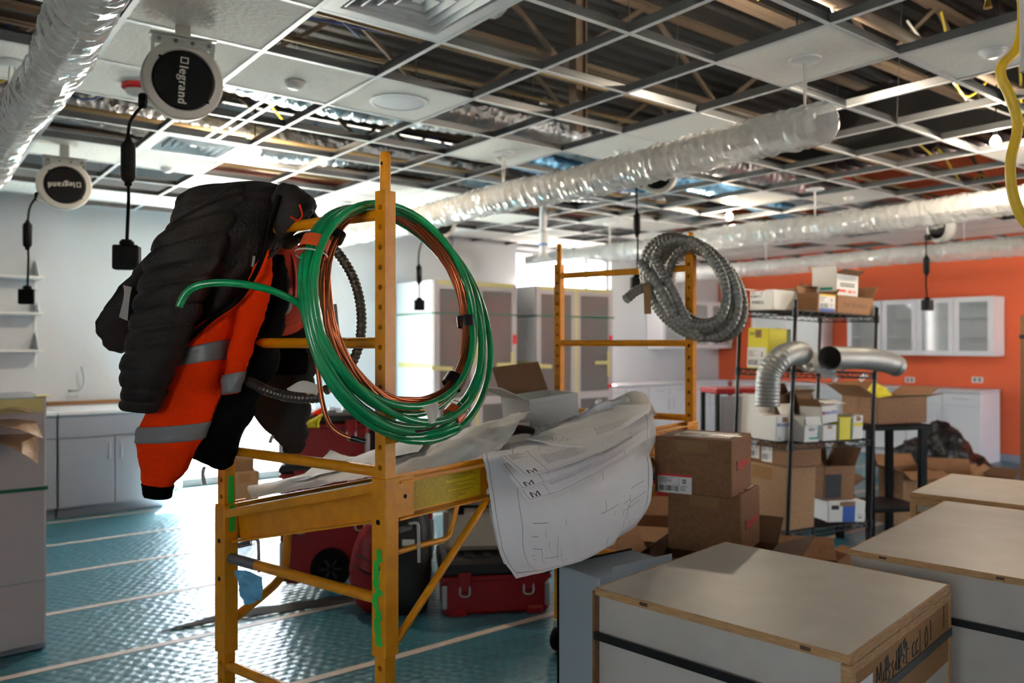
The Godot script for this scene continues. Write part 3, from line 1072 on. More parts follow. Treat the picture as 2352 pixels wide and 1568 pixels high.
# ---------- cord reels ----------
func cord_reel(label: String, px, py, d, r: float, face_turn: float, text_turn: float, cord: Array, cord_label: String, stem_top := CEIL):
	var p := at(px, py, d)
	var o := Node3D.new()
	o.name = numbered("cord_reel")
	add_child(o)
	o.position = p
	tag(o, label, "cord reel", "ceiling cord reels")
	var to := (Vector3(0, EYE, 0) - p).normalized().rotated(Vector3.UP, face_turn)
	to.y *= 0.5
	to = to.normalized()
	var x := Vector3.UP.cross(to).normalized()
	var b := Basis(x, to.cross(x), to)
	var ax := Transform3D(b * Basis(Vector3.RIGHT, PI / 2), Vector3.ZERO)
	lt("drum", [Vector2(r * 0.6, -r * 0.55), Vector2(r * 0.94, -r * 0.5), Vector2(r, -r * 0.35), Vector2(r, r * 0.02), Vector2(r * 0.96, r * 0.08), Vector2(r * 0.78, r * 0.1), Vector2(r * 0.745, r * 0.02), Vector2(0, r * 0.02)], "reel_grey", o, 48, ax)
	var disc := lt("face_disc", [Vector2(r * 0.74, r * 0.02), Vector2(r * 0.74, r * 0.09), Vector2(r * 0.71, r * 0.105), Vector2(0, r * 0.105)], "black_plastic", o, 44, ax)
	var tb_ := b * Basis(Vector3(0, 0, 1), text_turn)
	var n := to * (r * 0.107)
	lettering("lettering", "legrand", r * 0.27, n + tb_ * Vector3(r * 0.12, -r * 0.02, 0), tb_, "reel_grey", disc, 700)
	var ls := nst()
	for e in [[Vector2(-0.5, 0.085), Vector2(0.15, 0.03)], [Vector2(-0.5, -0.085), Vector2(0.15, 0.03)], [Vector2(-0.565, 0), Vector2(0.03, 0.2)], [Vector2(-0.435, 0), Vector2(0.03, 0.2)]]:
		box(ls, n + tb_ * Vector3(e[0].x * r, e[0].y * r, 0), Vector3(e[1].x * r, e[1].y * r, 0.0008), tb_)
	obj("logo_square", ls, "reel_grey", disc)
	for a in [2.4, 5.6]:
		bx("clip", b * Vector3(cos(a) * r * 0.77, sin(a) * r * 0.77, r * 0.09), Vector3(r * 0.08, r * 0.06, r * 0.06), "black_plastic", o, 0.001, b)
	var bs := nst()
	box(bs, b * Vector3(0, r * 1.02, -r * 0.22) , Vector3(r * 1.5, 0.006, r * 0.7), b)
	for sd in [-1.0, 1.0]:
		box(bs, b * Vector3(sd * r * 0.72, r * 0.85, -r * 0.22), Vector3(0.006, r * 0.36, r * 0.6), b)
	box(bs, b * Vector3(0, r * 1.12, -r * 0.22), Vector3(r * 1.6, 0.008, r * 0.55), b)
	box(bs, b * Vector3(0, r * 0.93, r * 0.1), Vector3(r * 1.5, r * 0.2, 0.005), b)
	obj("bracket", bs, "galvanised", o)
	for k in 4:
		lt("bolt", [Vector2(0.009, 0), Vector2(0.009, 0.006), Vector2(0, 0.006)], "wire", o, 6, Transform3D(b * Basis(Vector3.RIGHT, PI / 2), b * Vector3((k - 1.5) * r * 0.4, r * 0.95, r * 0.1 + 0.002)))
	var bt := b * Vector3(0, r * 1.12, -r * 0.22)
	var ss := nst()
	box(ss, Vector3(bt.x, (bt.y + stem_top - p.y) / 2, bt.z), Vector3(0.06, maxf(0.02, stem_top - p.y - bt.y), 0.03), Basis(Vector3.UP, b.get_euler().y))
	obj("stem", ss, "galvanised", o)
	# outlet arm
	var arm := b * Vector3(-r * 0.95, -r * 0.55, -r * 0.1)
	var as_ := nst()
	bar(as_, b * Vector3(-r * 0.3, -r * 0.7, -r * 0.2), arm, 0.05, r * 0.25, Vector3.UP, 0.004)
	obj("outlet_arm", as_, "reel_grey", o)
	if cord.is_empty():
		return
	var first: Vector3 = cord[0]
	var gs := nst()
	bar(gs, arm + p - p, first - p, 0.035, 0.06, Vector3.UP, 0.01)
	obj("cord_guide", gs, "black_plastic", o)
	# cord with in-line breaker and outlet box
	var c := Node3D.new()
	c.name = numbered("drop_cord")
	add_child(c)
	c.position = first
	tag(c, cord_label, "power cord", "hanging drop cords")
	var l := []
	for q in cord:
		l.append(q - first)
	tb("cable", l, 0.0075, "black_rubber", c, 8, 0.03)

	for e in [[l[2], 0.055, 0.15], [l[l.size() - 1], 0.0, 0.0]]:
		var q: Vector3 = e[0]
		if e[1] > 0.0:
			lt("breaker", [Vector2(0.009, e[2] * 0.72), Vector2(0.016, e[2] * 0.6), Vector2(0.028, e[2] * 0.5), Vector2(0.03, e[2] * 0.42), Vector2(0.03, -e[2] * 0.42), Vector2(0.026, -e[2] * 0.52), Vector2(0.015, -e[2] * 0.58), Vector2(0.016, -e[2] * 0.66), Vector2(0.009, -e[2] * 0.7)], "black_plastic", c, 14, Transform3D(Basis(Vector3.UP, 0.4), q), true)
		else:
			var ob := bx("outlet_box", q - Vector3(0, 0.055, 0), Vector3(0.105, 0.105, 0.06), "black_plastic", c, 0.006, Basis(Vector3.UP, deg_to_rad(-YAW + 12)))
			lt("collar", [Vector2(0.02, 0.022), Vector2(0.03, 0.012), Vector2(0.03, 0), Vector2(0.02, -0.006)], "black_plastic", c, 14, Transform3D(Basis(), q))
			for sy in [-0.022, 0.022]:
				lt("socket", [Vector2(0.017, 0.0), Vector2(0.017, 0.003), Vector2(0.012, 0.003), Vector2(0.012, 0.001), Vector2(0, 0.001)], "black_rubber", ob, 16, Transform3D(Basis(Vector3.UP, deg_to_rad(-YAW + 12)) * Basis(Vector3.RIGHT, PI / 2), q - Vector3(0, 0.055, 0) + Basis(Vector3.UP, deg_to_rad(-YAW + 12)) * Vector3(-0.015, sy, 0.03)))

func reels():
	cord_reel("big grey ceiling cord reel with a black face, nearest the camera", 420, 185, 3.5, 0.168, 0.12, -PI / 2 - 0.03, [at(328, 240, 3.42), at(297, 285, 3.42), at(294, 372, 3.42), at(295, 450, 3.42), at(291, 562, 3.42)], "black drop cord with outlet box hanging from the nearest cord reel")
	cord_reel("grey ceiling cord reel with upside-down lettering at the far left", 148, 425, 5.6, 0.172, 0.1, PI + 0.12, [at(85, 450, 5.55), at(67, 480, 5.55), at(63, 540, 5.55), at(65, 590, 5.55), at(63, 663, 5.55)], "black drop cord with outlet box in front of the wall shelves")
	cord_reel("ceiling cord reel half hidden behind the middle wrapped pendant light", 1510, 400, 6.6, 0.16, -0.3, 0.3, [at(1458, 340, 6.5), at(1462, 430, 6.5), at(1463, 515, 6.5), at(1465, 575, 6.5), at(1463, 636, 6.5)], "black drop cord with outlet box hanging left of the steel conduit coil")
	cord_reel("far ceiling cord reel below the left end of the middle pendant light", 1012, 510, 8.0, 0.165, 0.3, 0.5, [at(975, 540, 7.95), at(962, 580, 7.95), at(962, 630, 7.95), at(963, 660, 7.95), at(963, 688, 7.95)], "black drop cord with outlet box seen through the green cable coil")
	cord_reel("ceiling cord reel behind the wrapped pendant light by the orange wall", 2155, 520, 8.0, 0.16, -0.9, 0.0, [at(2128, 545, 7.9), at(2127, 575, 7.9), at(2128, 610, 7.9), at(2127, 650, 7.9), at(2130, 688, 7.9)], "black drop cord with outlet box before the orange wall cabinets")
	# yellow air hose
	tag(tb("air_hose", [at(2346, -60, 2.2), at(2350, 40, 2.2), at(2338, 110, 2.2), at(2304, 148, 2.2), at(2300, 175, 2.2), at(2322, 225, 2.2), at(2338, 290, 2.2), at(2322, 370, 2.2), at(2326, 440, 2.2), at(2348, 500, 2.2), at(2390, 540, 2.2)], 0.0135, "hose_yellow", self, 12, 0.02), "yellow rubber hose hanging in a bend at the right edge", "hose")
	tag(tb("conduit", [at(2349, -80, 2.15), at(2351, 60, 2.15), at(2352, 165, 2.15)], 0.009, "cable_white", self, 10, 0.05), "white conduit end hanging beside the yellow hose", "conduit")

# ---------- cabinets ----------
func pull(parent, p: Vector3, vertical: bool, length := 0.1, n := Vector3(0, 0, 1)):
	var s := nst()
	var v := Vector3.UP if vertical else Vector3.UP.cross(n)
	tube(s, spline([p - v * length * 0.5, p - v * length * 0.5 + n * 0.03, p + v * length * 0.5 + n * 0.03, p + v * length * 0.5], 0.012), 0.006, 6)
	return obj("handle", s, "handle", parent)

# local: x along the front, z out of it, origin at the floor, left end, back
func base_unit(label, pos: Vector3, a: float, w: float, h: float, dep: float, m: String, drawers := false, top := true):
	var o := thing("base_cabinet", label, "cabinet", pos, a, "grey laboratory base cabinets")
	bx("body", Vector3(w / 2, h / 2 + 0.04, dep / 2), Vector3(w - 0.004, h - 0.1, dep - 0.022), m, o, 0.003)
	bx("plinth", Vector3(w / 2, 0.045, dep / 2 - 0.03), Vector3(w - 0.006, 0.09, dep - 0.08), m, o)
	var y1 := h - 0.01
	if drawers:
		for k in 2:
			var d := bx("drawer", Vector3(w * (0.25 + 0.5 * k), h - 0.1, dep), Vector3(w / 2 - 0.008, 0.15, 0.02), m, o, 0.003)
			pull(d, Vector3(w * (0.25 + 0.5 * k), h - 0.09, dep + 0.01), false, 0.16)
		y1 = h - 0.18
	else:
		bx("apron", Vector3(w / 2, h - 0.11, dep - 0.004), Vector3(w - 0.006, 0.2, 0.012), m, o, 0.003)
		y1 = h - 0.22
	for k in 2:
		var d := bx("door", Vector3(w * (0.25 + 0.5 * k), (0.1 + y1) / 2, dep), Vector3(w / 2 - 0.008, y1 - 0.1, 0.02), m, o, 0.004)
		pull(d, Vector3(w * (0.5 + (-0.055 if k == 0 else 0.055)), y1 - 0.12, dep + 0.01), true, 0.13)
	if top:
		bx("worktop", Vector3(w / 2, h + 0.012, dep / 2 + 0.017), Vector3(w, 0.03, dep + 0.03), "cabinet_pale", o, 0.004)
	return o

func wall_unit(label, pos: Vector3, a: float, w: float, h: float, dep: float, doors: int, pane: String, open_left := false):
	var o := thing("wall_cabinet", label, "cabinet", pos, a, "glass-fronted wall cabinets")
	for y in [0.01, h - 0.01]:
		bx("panel", Vector3(w / 2, y, dep / 2), Vector3(w, 0.02, dep), "cabinet_pale", o, 0.002)
	for x in [0.01, w - 0.01]:
		bx("panel", Vector3(x, h / 2, dep / 2), Vector3(0.02, h - 0.042, dep), "cabinet_pale", o, 0.002)
	bx("back", Vector3(w / 2, h / 2, 0.006), Vector3(w - 0.042, h - 0.042, 0.01), "cabinet_pale", o)
	for k in 2:
		bx("shelf", Vector3(w / 2, h * (k + 1) / 3.0, dep / 2), Vector3(w - 0.042, 0.016, dep - 0.05), "cabinet_pale", o)
	for k in doors:
		var dw := w / doors
		var x := dw * (k + 0.5)
		var s := nst()
		for sd in [-1.0, 1.0]:
			box(s, Vector3(x + sd * (dw / 2 - 0.036), h / 2, dep + 0.012), Vector3(0.065, h - 0.008, 0.02), Basis(), 0.002)
			box(s, Vector3(x, h / 2 + sd * (h / 2 - 0.036), dep + 0.012), Vector3(dw - 0.138, 0.065, 0.02), Basis(), 0.002)
		var d := obj("door", s, "cabinet_pale", o)
		bx("pane", Vector3(x, h / 2, dep + 0.012), Vector3(dw - 0.136, h - 0.136, 0.005), pane, d)
		pull(d, Vector3(x + (dw / 2 - 0.04) * (1.0 if k % 2 == 0 else -1.0), 0.14, dep + 0.022), true, 0.1)
	return o

func tall_unit(label, x0: float, x1: float, group):
	var w := x1 - x0
	var h := 2.33
	var dep := 0.89
	var o := thing("tall_cabinet", label, "cabinet", Vector3(x0, 0, ZB + 0.075), YAW, group)
	bx("body", Vector3(w / 2, h / 2, dep / 2 - 0.02), Vector3(w, h, dep - 0.05), "cabinet_mauve", o, 0.004)
	bx("side_panel", Vector3(-0.004, h / 2, dep / 2 - 0.02), Vector3(0.006, h - 0.01, dep - 0.06), "metal_white", o)  # white made brighter than the body, standing in for window light
	for k in 2:
		var dw := w / 2
		var x := dw * (k + 0.5)
		var s := nst()
		for sd in [-1.0, 1.0]:
			box(s, Vector3(x + sd * (dw / 2 - 0.045), h / 2, dep - 0.03), Vector3(0.085, h - 0.02, 0.025), Basis(), 0.003)
		for y in [0.06, 0.86, h - 0.06]:
			box(s, Vector3(x, y, dep - 0.03), Vector3(dw - 0.175, 0.1, 0.025), Basis(), 0.003)
		var d := obj("door", s, "cabinet_mauve", o)
		bx("pane", Vector3(x, (0.91 + h - 0.11) / 2, dep - 0.032), Vector3(dw - 0.17, h - 1.02, 0.006), "smoked_pane", d)
		bx("pane", Vector3(x, 0.46, dep - 0.032), Vector3(dw - 0.17, 0.7, 0.006), "smoked_pane", d)
	# tapes, tags, strap
	bx("masking_tape", Vector3(w * 0.5, h / 2 + 0.1, dep - 0.0155), Vector3(0.05, h - 0.25, 0.002), "masking_tape", o)
	bx("masking_tape", Vector3(w * 0.5, h - 0.03, dep - 0.0155), Vector3(w * 0.9, 0.05, 0.0016), "masking_tape", o)
	bx("masking_tape", Vector3(w * 0.94, 1.28, dep - 0.0155), Vector3(0.05, 0.36, 0.002), "masking_tape", o)
	bx("masking_tape", Vector3(w * 0.86, 1.3, dep - 0.0135), Vector3(0.3, 0.045, 0.002), "masking_tape", o)
	bx("masking_tape", Vector3(0.12, 1.27, dep - 0.0155), Vector3(0.3, 0.05, 0.002), "masking_tape", o, 0.0, Basis(Vector3.BACK, -0.06))
	bx("masking_tape", Vector3(-0.009, 1.3, dep * 0.5), Vector3(0.002, 0.06, dep - 0.1), "masking_tape", o)
	bx("red_tag", Vector3(w * 0.97, 1.62, dep - 0.0135), Vector3(0.07, 0.12, 0.002), "tag_red", o)
	bx("red_tag", Vector3(w * 0.96, 0.97, dep - 0.0135), Vector3(0.1, 0.05, 0.002), "tag_red", o, 0.0, Basis(Vector3.BACK, 0.4))
	var st := nst()
	box(st, Vector3(w / 2, 1.93, dep - 0.0125), Vector3(w + 0.02, 0.02, 0.002))
	box(st, Vector3(-0.0095, 1.93, dep / 2), Vector3(0.003, 0.02, dep))
	box(st, Vector3(w + 0.0095, 1.93, dep / 2), Vector3(0.003, 0.02, dep))
	obj("strap", st, "strap_green", o)

func cabinets():
	base_unit("grey base cabinet left of the gap, half hidden by the near cabinet", Vector3(0.27, 0, -8.93), YAW, 0.91, 0.93, 0.83, "cabinet_grey")
	base_unit("grey two-door base cabinet under the left wall, beside the bright window", Vector3(1.19, 0, -8.93), YAW, 0.92, 0.93, 0.83, "cabinet_grey")
	var st := slab("backsplash_strip", Vector3(1.2, 0.962, -8.925), Vector3(2.1, 1.0, -8.9), "cardboard", self, 0.002)
	tag(st, "thin brown strip along the wall on the left base cabinet's worktop", "strip")
	tag(tb("pipe_stub", [Vector3(1.42, 1.1, -8.99), Vector3(1.42, 1.1, -8.9), Vector3(1.5, 1.12, -8.86), Vector3(1.53, 1.2, -8.86), Vector3(1.51, 1.34, -8.86)], 0.012, "enclosure", self, 8, 0.03), "bent grey pipe stub on the wall above the left base cabinet", "pipe")
	tall_unit("tall glazed cabinet with white side brightened as window light, left of the two", 5.1, 6.36, "tall cabinets strapped with green band")
	tall_unit("tall glazed cabinet below the bright window, right of the two", 6.68, 8.09, "tall cabinets strapped with green band")
	wall_unit("glass-fronted wall cabinet on the white wall in the far corner", Vector3(9.8, 1.48, ZB + 0.01), YAW, 1.8, 0.8, 0.34, 3, "clear_pane")
	for k in 3:
		base_unit(["pale base cabinet on the back wall, right beside the tall cabinet", "pale base cabinet on the back wall, behind the scaffold's far end", "pale base cabinet in the far corner by the orange wall"][k], Vector3(8.15 + k * 0.98, 0, ZB + 0.02), YAW, 0.975, 0.93, 0.65, "cabinet_pale", true)
	# along the orange wall: the front faces -x, so the local x axis runs along +z
	var a := YAW - 90.0
	wall_unit("glass-fronted wall cabinet of three doors on the orange wall", Vector3(XR - 0.01, 1.40, -5.83), a, 1.48, 0.79, 0.34, 3, "clear_pane")
	wall_unit("narrow wall cabinet on the orange wall, left of the three-door one", Vector3(XR - 0.01, 1.40, -6.36), a, 0.52, 0.79, 0.34, 1, "clear_pane")
	wall_unit("wall cabinet with bright frosted doors on the orange wall behind the rack", Vector3(XR - 0.01, 1.40, -8.05), a, 1.25, 0.79, 0.34, 2, "frosted")
	for k in 4:
		base_unit(["pale base cabinet at the right end of the orange wall", "pale base cabinet second from the right on the orange wall", "pale base cabinet behind the black stand on the orange wall", "pale base cabinet on the orange wall, furthest from the camera"][k], Vector3(XR - 0.01, 0, -5.36 - k * 0.965), a, 0.96, 0.93, 0.6, "cabinet_pale", true)
	for e in [[2245, 872], [2090, 872]]:
		var u: float = (e[0] - 1176.0) / F
		var d: float = XR / (cs * u + sn)
		var p := at(e[0], e[1], d)
		p.x = XR
		var t := thing("wall_outlet", "small grey wall outlet on the orange wall, " + ("right of centre" if e[0] > 2200 else "behind the open carton"), "outlet", p, a)
		bx("plate", Vector3(0, 0, 0.004), Vector3(0.14, 0.08, 0.008), "metal_white", t, 0.002)
		for sx in [-0.03, 0.03]:
			bx("socket", Vector3(sx, 0, 0.009), Vector3(0.035, 0.05, 0.003), "duct_tape", t, 0.001)
	# wall shelves at the far left
	var names := ["top white wall shelf at the far left", "middle white wall shelf at the far left", "bottom white wall shelf at the far left"]
	for k in 3:
		var y: float = [2.18, 1.84, 1.49][k]
		var o := thing("wall_shelf", names[k], "shelf", Vector3(0, y, ZB + 0.07), YAW, "white wall shelves")
		bx("board", Vector3(0.2, 0.01, 0.16), Vector3(1.9, 0.022, 0.28), "metal_white", o, 0.003)
		for x in [1.12, 0.3, -0.6]:
			var s := nst()
			prism(s, PackedVector2Array([Vector2(0, 0), Vector2(0.26, 0), Vector2(0.03, 0.16), Vector2(0, 0.16)]), 0.006, Transform3D(Basis(Vector3(0, 0, 1), Vector3(0, 1, 0), Vector3(-1, 0, 0)), Vector3(x, 0.022, 0.012)))
			obj("bracket", s, "metal_white", o)
			bx("standard", Vector3(x, 0.02, 0.006), Vector3(0.025, 0.33, 0.01), "metal_white", o)
	# near left cabinet
	var c := thing("tall_crate_cabinet", "grey wrapped cabinet with green strap at the left edge", "cabinet", Vector3(-0.7, 0, -5.3), YAW)
	bx("body", Vector3(0.67, 0.65, 0.29), Vector3(1.34, 1.29, 0.58), "cabinet_grey", c, 0.004)
	bx("door", Vector3(0.54, 0.66, 0.589), Vector3(1.04, 1.25, 0.018), "cabinet_grey", c, 0.004)
	bx("stile", Vector3(1.205, 0.66, 0.59), Vector3(0.26, 1.25, 0.02), "cabinet_mauve", c, 0.004)
	bx("stile_joint", Vector3(1.205, 0.36, 0.601), Vector3(0.255, 0.006, 0.002), "cabinet_grey", c)
	var s := nst()
	box(s, Vector3(0.67, 0.83, 0.602), Vector3(1.352, 0.018, 0.003))
	box(s, Vector3(1.3425, 0.83, 0.3), Vector3(0.003, 0.018, 0.6))
	obj("strap", s, "strap_green", c)
	bx("masking_tape", Vector3(1.23, 1.255, 0.6015), Vector3(0.19, 0.07, 0.002), "masking_tape", c)
	bx("masking_tape", Vector3(1.33, 1.297, 0.5), Vector3(0.06, 0.004, 0.16), "masking_tape", c)
	bx("masking_tape", Vector3(0.98, 0.1, 0.6), Vector3(0.2, 0.06, 0.002), "masking_tape", c, 0.0, Basis(Vector3.BACK, 0.1))
	bx("masking_tape", Vector3(0.98, 0.12, 0.6), Vector3(0.06, 0.15, 0.002), "masking_tape", c)
	# brown kraft sheets lying on it, drooping over the front
	var spec := [
		[[[-60, 912, 4.55], [30, 905, 4.5], [80, 932, 4.4]], [[-60, 925, 4.2], [30, 920, 4.15], [84, 938, 4.15]], [[-60, 945, 4.0], [25, 940, 3.96], [70, 945, 3.98]]],
		[[[-60, 925, 4.5], [30, 930, 4.4], [75, 935, 4.3]], [[-60, 950, 4.1], [30, 958, 4.05], [85, 970, 4.05]], [[-60, 968, 3.9], [40, 985, 3.88], [99, 1007, 3.92]]],
		[[[-60, 945, 4.4], [30, 950, 4.3], [75, 955, 4.25]], [[-60, 980, 4.05], [30, 995, 4.02], [88, 1010, 4.02]], [[-60, 1005, 3.88], [30, 1030, 3.86], [88, 1066, 3.92]]]]
	for k in 3:
		var rows := []
		for r in spec[k]:
			var line := []
			for q in r:
				line.append(at(q[0], q[1], q[2]))
			rows.append(line)
		var ks := nst()
		sheet(ks, rows, 18, 14, 0.001, 0.006, 3.0)
		tag(obj("kraft_paper", ks, "kraft"), ["top brown kraft paper sheet on the left cabinet", "middle brown kraft paper sheet drooping over the left cabinet", "lowest brown kraft paper sheet, its corner hanging furthest down"][k], "paper", "kraft paper on the left cabinet")

# ---------- scaffold ----------
var SC := Transform3D()

func lo(x, y, z) -> Vector3:
	return SC * Vector3(x, y, z)

func holed_post(y0: float, y1: float, w: float) -> ArrayMesh:
	# square tube; its -x face is pierced every 53 mm
	var s := nst()
	var h := w / 2
	var c := Vector3(0, (y0 + y1) / 2, 0)
	for n in [Vector3(1, 0, 0), Vector3(0, 0, 1), Vector3(0, 0, -1)]:
		var t: Vector3 = Vector3.UP.cross(n)
		quad(s, n * h - t * h + Vector3(0, y0, 0), n * h + t * h + Vector3(0, y0, 0), n * h + t * h + Vector3(0, y1, 0), n * h - t * h + Vector3(0, y1, 0))
	quad_out(s, Vector3(-h, y1, -h), Vector3(h, y1, -h), Vector3(h, y1, h), Vector3(-h, y1, h), c)
	quad_out(s, Vector3(-h, y0, -h), Vector3(h, y0, -h), Vector3(h, y0, h), Vector3(-h, y0, h), c)
	var step := 0.0528
	var y := y0
	while y < y1 - 0.001:
		var ye := minf(y + step, y1)
		if ye - y < step * 0.9:
			quad_out(s, Vector3(-h, y, -h), Vector3(-h, y, h), Vector3(-h, ye, h), Vector3(-h, ye, -h), c)
			break
		var m := (y + ye) / 2
		var r := 0.0078
		for k in 8:
			var p := []
			for q in [k, k + 1]:
				var a: float = TAU * q / 8.0
				var dz := cos(a)
				var dy := sin(a)
				var big := maxf(absf(dz), absf(dy))
				p.append([Vector3(-h, m + dy / big * (step / 2), dz / big * h), Vector3(-h, m + dy * r, dz * r), Vector3(-h + 0.012, m + dy * r, dz * r)])
			quad_out(s, p[0][0], p[1][0], p[1][1], p[0][1], c)
			quad(s, p[0][1], p[1][1], p[1][2], p[0][2])
		y = ye
	s.generate_normals()
	var me := s.commit()
	me.surface_set_material(0, M["scaffold_paint"])
	return me

func scaffold():
	var o := thing("rolling_scaffold", "yellow steel rolling scaffold with perforated posts in the middle of the room", "scaffold", gd(-0.336, 2.12), 53.05)
	SC = o.transform
	var W := 0.72
	var LEN := 1.918
	var post := holed_post(0.16, 1.972, 0.038)
	for x in [0.0, LEN]:
		for z in [0.0, -W]:
			inst("post", post, o, Transform3D(Basis(), Vector3(x, 0, z)))
			lt("coupling_pin", [Vector2(0.0, 2.078), Vector2(0.012, 2.077), Vector2(0.0142, 2.07), Vector2(0.0142, 1.97)], "scaffold_paint", o, 18, Transform3D(Basis(), Vector3(x, 0, z)), true)
			lt("pin_hole", [Vector2(0.005, 0), Vector2(0.005, 0.0006), Vector2(0, 0.0006)], "hole_black", o, 12, Transform3D(Basis(Vector3.BACK, PI / 2), Vector3(x - 0.0138, 2.045, z)))
			var cs_ := nst()
			lathe(cs_, [Vector2(0.062, -0.018), Vector2(0.066, -0.012), Vector2(0.066, 0.012), Vector2(0.062, 0.018), Vector2(0.02, 0.02)], 20, Transform3D(Basis(Vector3.RIGHT, PI / 2), Vector3(x, 0.066, z)))
			obj("caster_wheel", cs_, "black_rubber", o)
			bx("caster_fork", Vector3(x, 0.12, z), Vector3(0.05, 0.09, 0.05), "galvanised", o, 0.004)
		var k := 0
		for y in [1.914, 1.571, 1.229, 0.889, 0.547, 0.235]:
			tb("rung", [Vector3(x, y, -0.018), Vector3(x, y, -W + 0.018)], 0.0155, "scaffold_paint", o, 14)
			k += 1
	# platform: rails, end beams, deck; its far side is pinned lower
	var drop := 0.155
	var tilt := Basis(Vector3.RIGHT, atan2(-drop, W) * -1.0)
	for e in [[0.0, 1.2, 1.0], [-W, 1.2 - drop, -1.0]]:
		var s := nst()
		var z: float = e[0]
		var y: float = e[1]
		box(s, Vector3(LEN / 2, y - 0.05, z - e[2] * 0.012), Vector3(LEN - 0.06, 0.098, 0.004))
		box(s, Vector3(LEN / 2, y, z + e[2] * 0.008), Vector3(LEN - 0.06, 0.006, 0.044), Basis(), 0.001)
		box(s, Vector3(LEN / 2, y - 0.1, z + e[2] * 0.006), Vector3(LEN - 0.06, 0.006, 0.04), Basis(), 0.001)
		box(s, Vector3(LEN / 2, y + 0.008, z - e[2] * 0.015), Vector3(LEN - 0.06, 0.012, 0.006))
		obj("side_rail", s, "scaffold_paint", o)
	for x in [0.0, LEN]:
		var sg := 1.0 if x == 0.0 else -1.0
		var s := nst()
		var a := Vector3(x + sg * 0.03, 1.195 - 0.05, -0.025)
		var b := Vector3(x + sg * 0.03, 1.195 - drop - 0.05, -W + 0.025)
		bar(s, a, b, 0.004, 0.1)
		bar(s, a + Vector3(-sg * 0.025, 0.05, 0), b + Vector3(-sg * 0.025, 0.05, 0), 0.055, 0.01)
		bar(s, a + Vector3(-sg * 0.05, 0.042, 0), b + Vector3(-sg * 0.05, 0.042, 0), 0.004, 0.025)
		bar(s, a + Vector3(-sg * 0.014, -0.05, 0), b + Vector3(-sg * 0.014, -0.05, 0), 0.03, 0.006)
		obj("end_beam", s, "scaffold_paint", o)
		for z in [0.0, -W]:
			var top: float = 1.215 if z == 0.0 else 1.215 - drop
			bx("sleeve", Vector3(x, top - 0.235, z), Vector3(0.052, 0.47, 0.052), "scaffold_paint", o, 0.003)
			lt("pin_hole", [Vector2(0.0075, 0), Vector2(0.0075, 0.0006), Vector2(0, 0.0006)], "hole_black", o, 14, Transform3D(Basis(Vector3.BACK, PI / 2), Vector3(x - 0.026, top - 0.115, z)))
			lt("pin_hole", [Vector2(0.0075, 0), Vector2(0.0075, 0.0006), Vector2(0, 0.0006)], "hole_black", o, 14, Transform3D(Basis(Vector3.BACK, PI / 2), Vector3(x - 0.026, top - 0.235, z)))
			bx("bracket", Vector3(x + sg * 0.05, top - 0.055, z + (0.02 if z == 0.0 else -0.02)), Vector3(0.07, 0.11, 0.008), "scaffold_paint", o, 0.002)
			lt("pin_hole", [Vector2(0.006, 0), Vector2(0.006, 0.0006), Vector2(0, 0.0006)], "hole_black", o, 14, Transform3D(Basis(Vector3.RIGHT, PI / 2), Vector3(x + sg * 0.05, top - 0.055, z + 0.0245 if z == 0.0 else z - 0.0155)))
	var dk := nst()
	box(dk, Vector3(LEN / 2, 1.19 - drop / 2, -W / 2), Vector3(LEN - 0.08, 0.014, W - 0.05), Basis(Vector3.RIGHT, -atan2(drop, W)))
	obj("deck", dk, "plywood_dark", o)
	# braces and levers
	tb("diagonal_brace", [Vector3(0.42, 1.095, 0.012), Vector3(0.028, 0.775, 0.012)], 0.0115, "scaffold_paint", o, 12)
	tb("diagonal_brace", [Vector3(LEN - 0.42, 1.095, 0.012), Vector3(LEN - 0.028, 0.775, 0.012)], 0.0115, "scaffold_paint", o, 12)
	tb("bent_lever", [Vector3(0.03, 1.012, 0.012), Vector3(0.13, 1.012, 0.012), Vector3(0.228, 1.01, 0.012), Vector3(0.252, 1.035, 0.012), Vector3(0.277, 1.1, 0.012)], 0.008, "scaffold_paint", o, 10, 0.02)
	tb("diagonal_brace", [Vector3(0.238, 0.94, -W), Vector3(0.232, 0.86, -W), Vector3(0.222, 0.80, -W), Vector3(0.185, 0.757, -W), Vector3(0.028, 0.685, -W)], 0.0145, "scaffold_paint", o, 12, 0.02)
	tb("diagonal_brace", [Vector3(LEN - 0.42, 0.94, -W), Vector3(LEN - 0.028, 0.64, -W)], 0.0115, "scaffold_paint", o, 12)
	tb("diagonal_brace", [Vector3(LEN - 0.02, 1.05, -0.03), Vector3(LEN - 0.02, 0.6, -0.4)], 0.012, "scaffold_paint", o, 12)
	for e in [[0.0, 1.07, 0.0], [-W, 0.92, 0.0]]:
		var pts := []
		for i in 60:
			var a := i * TAU / 6.0
			pts.append(Vector3(0.03 + i * 0.0009, e[1] + sin(a) * 0.009, e[0] + 0.012 + cos(a) * 0.009))
		tb("spring", pts, 0.0016, "wire", o, 5)
		tb("latch_lever", [Vector3(0.075, e[1] + 0.01, e[0] + 0.012), Vector3(0.1, e[1] + 0.008, e[0] + 0.02), Vector3(0.104, e[1] - 0.02, e[0] + 0.022), Vector3(0.106, e[1] - 0.1, e[0] + 0.022)], 0.005, "galvanised", o, 8, 0.01)
	tb("duct_tape_wrap", [Vector3(0, 0.889, -0.70), Vector3(0, 0.889, -0.56)], 0.0168, "duct_tape", o, 14)
	# notices
	var ns := nst()
	quad(ns, Vector3(0.095, 1.107, -0.0097), Vector3(0.41, 1.107, -0.0097), Vector3(0.41, 1.193, -0.0097), Vector3(0.095, 1.193, -0.0097))
	obj("warning_label", ns, "notice", o)
	ns = nst()
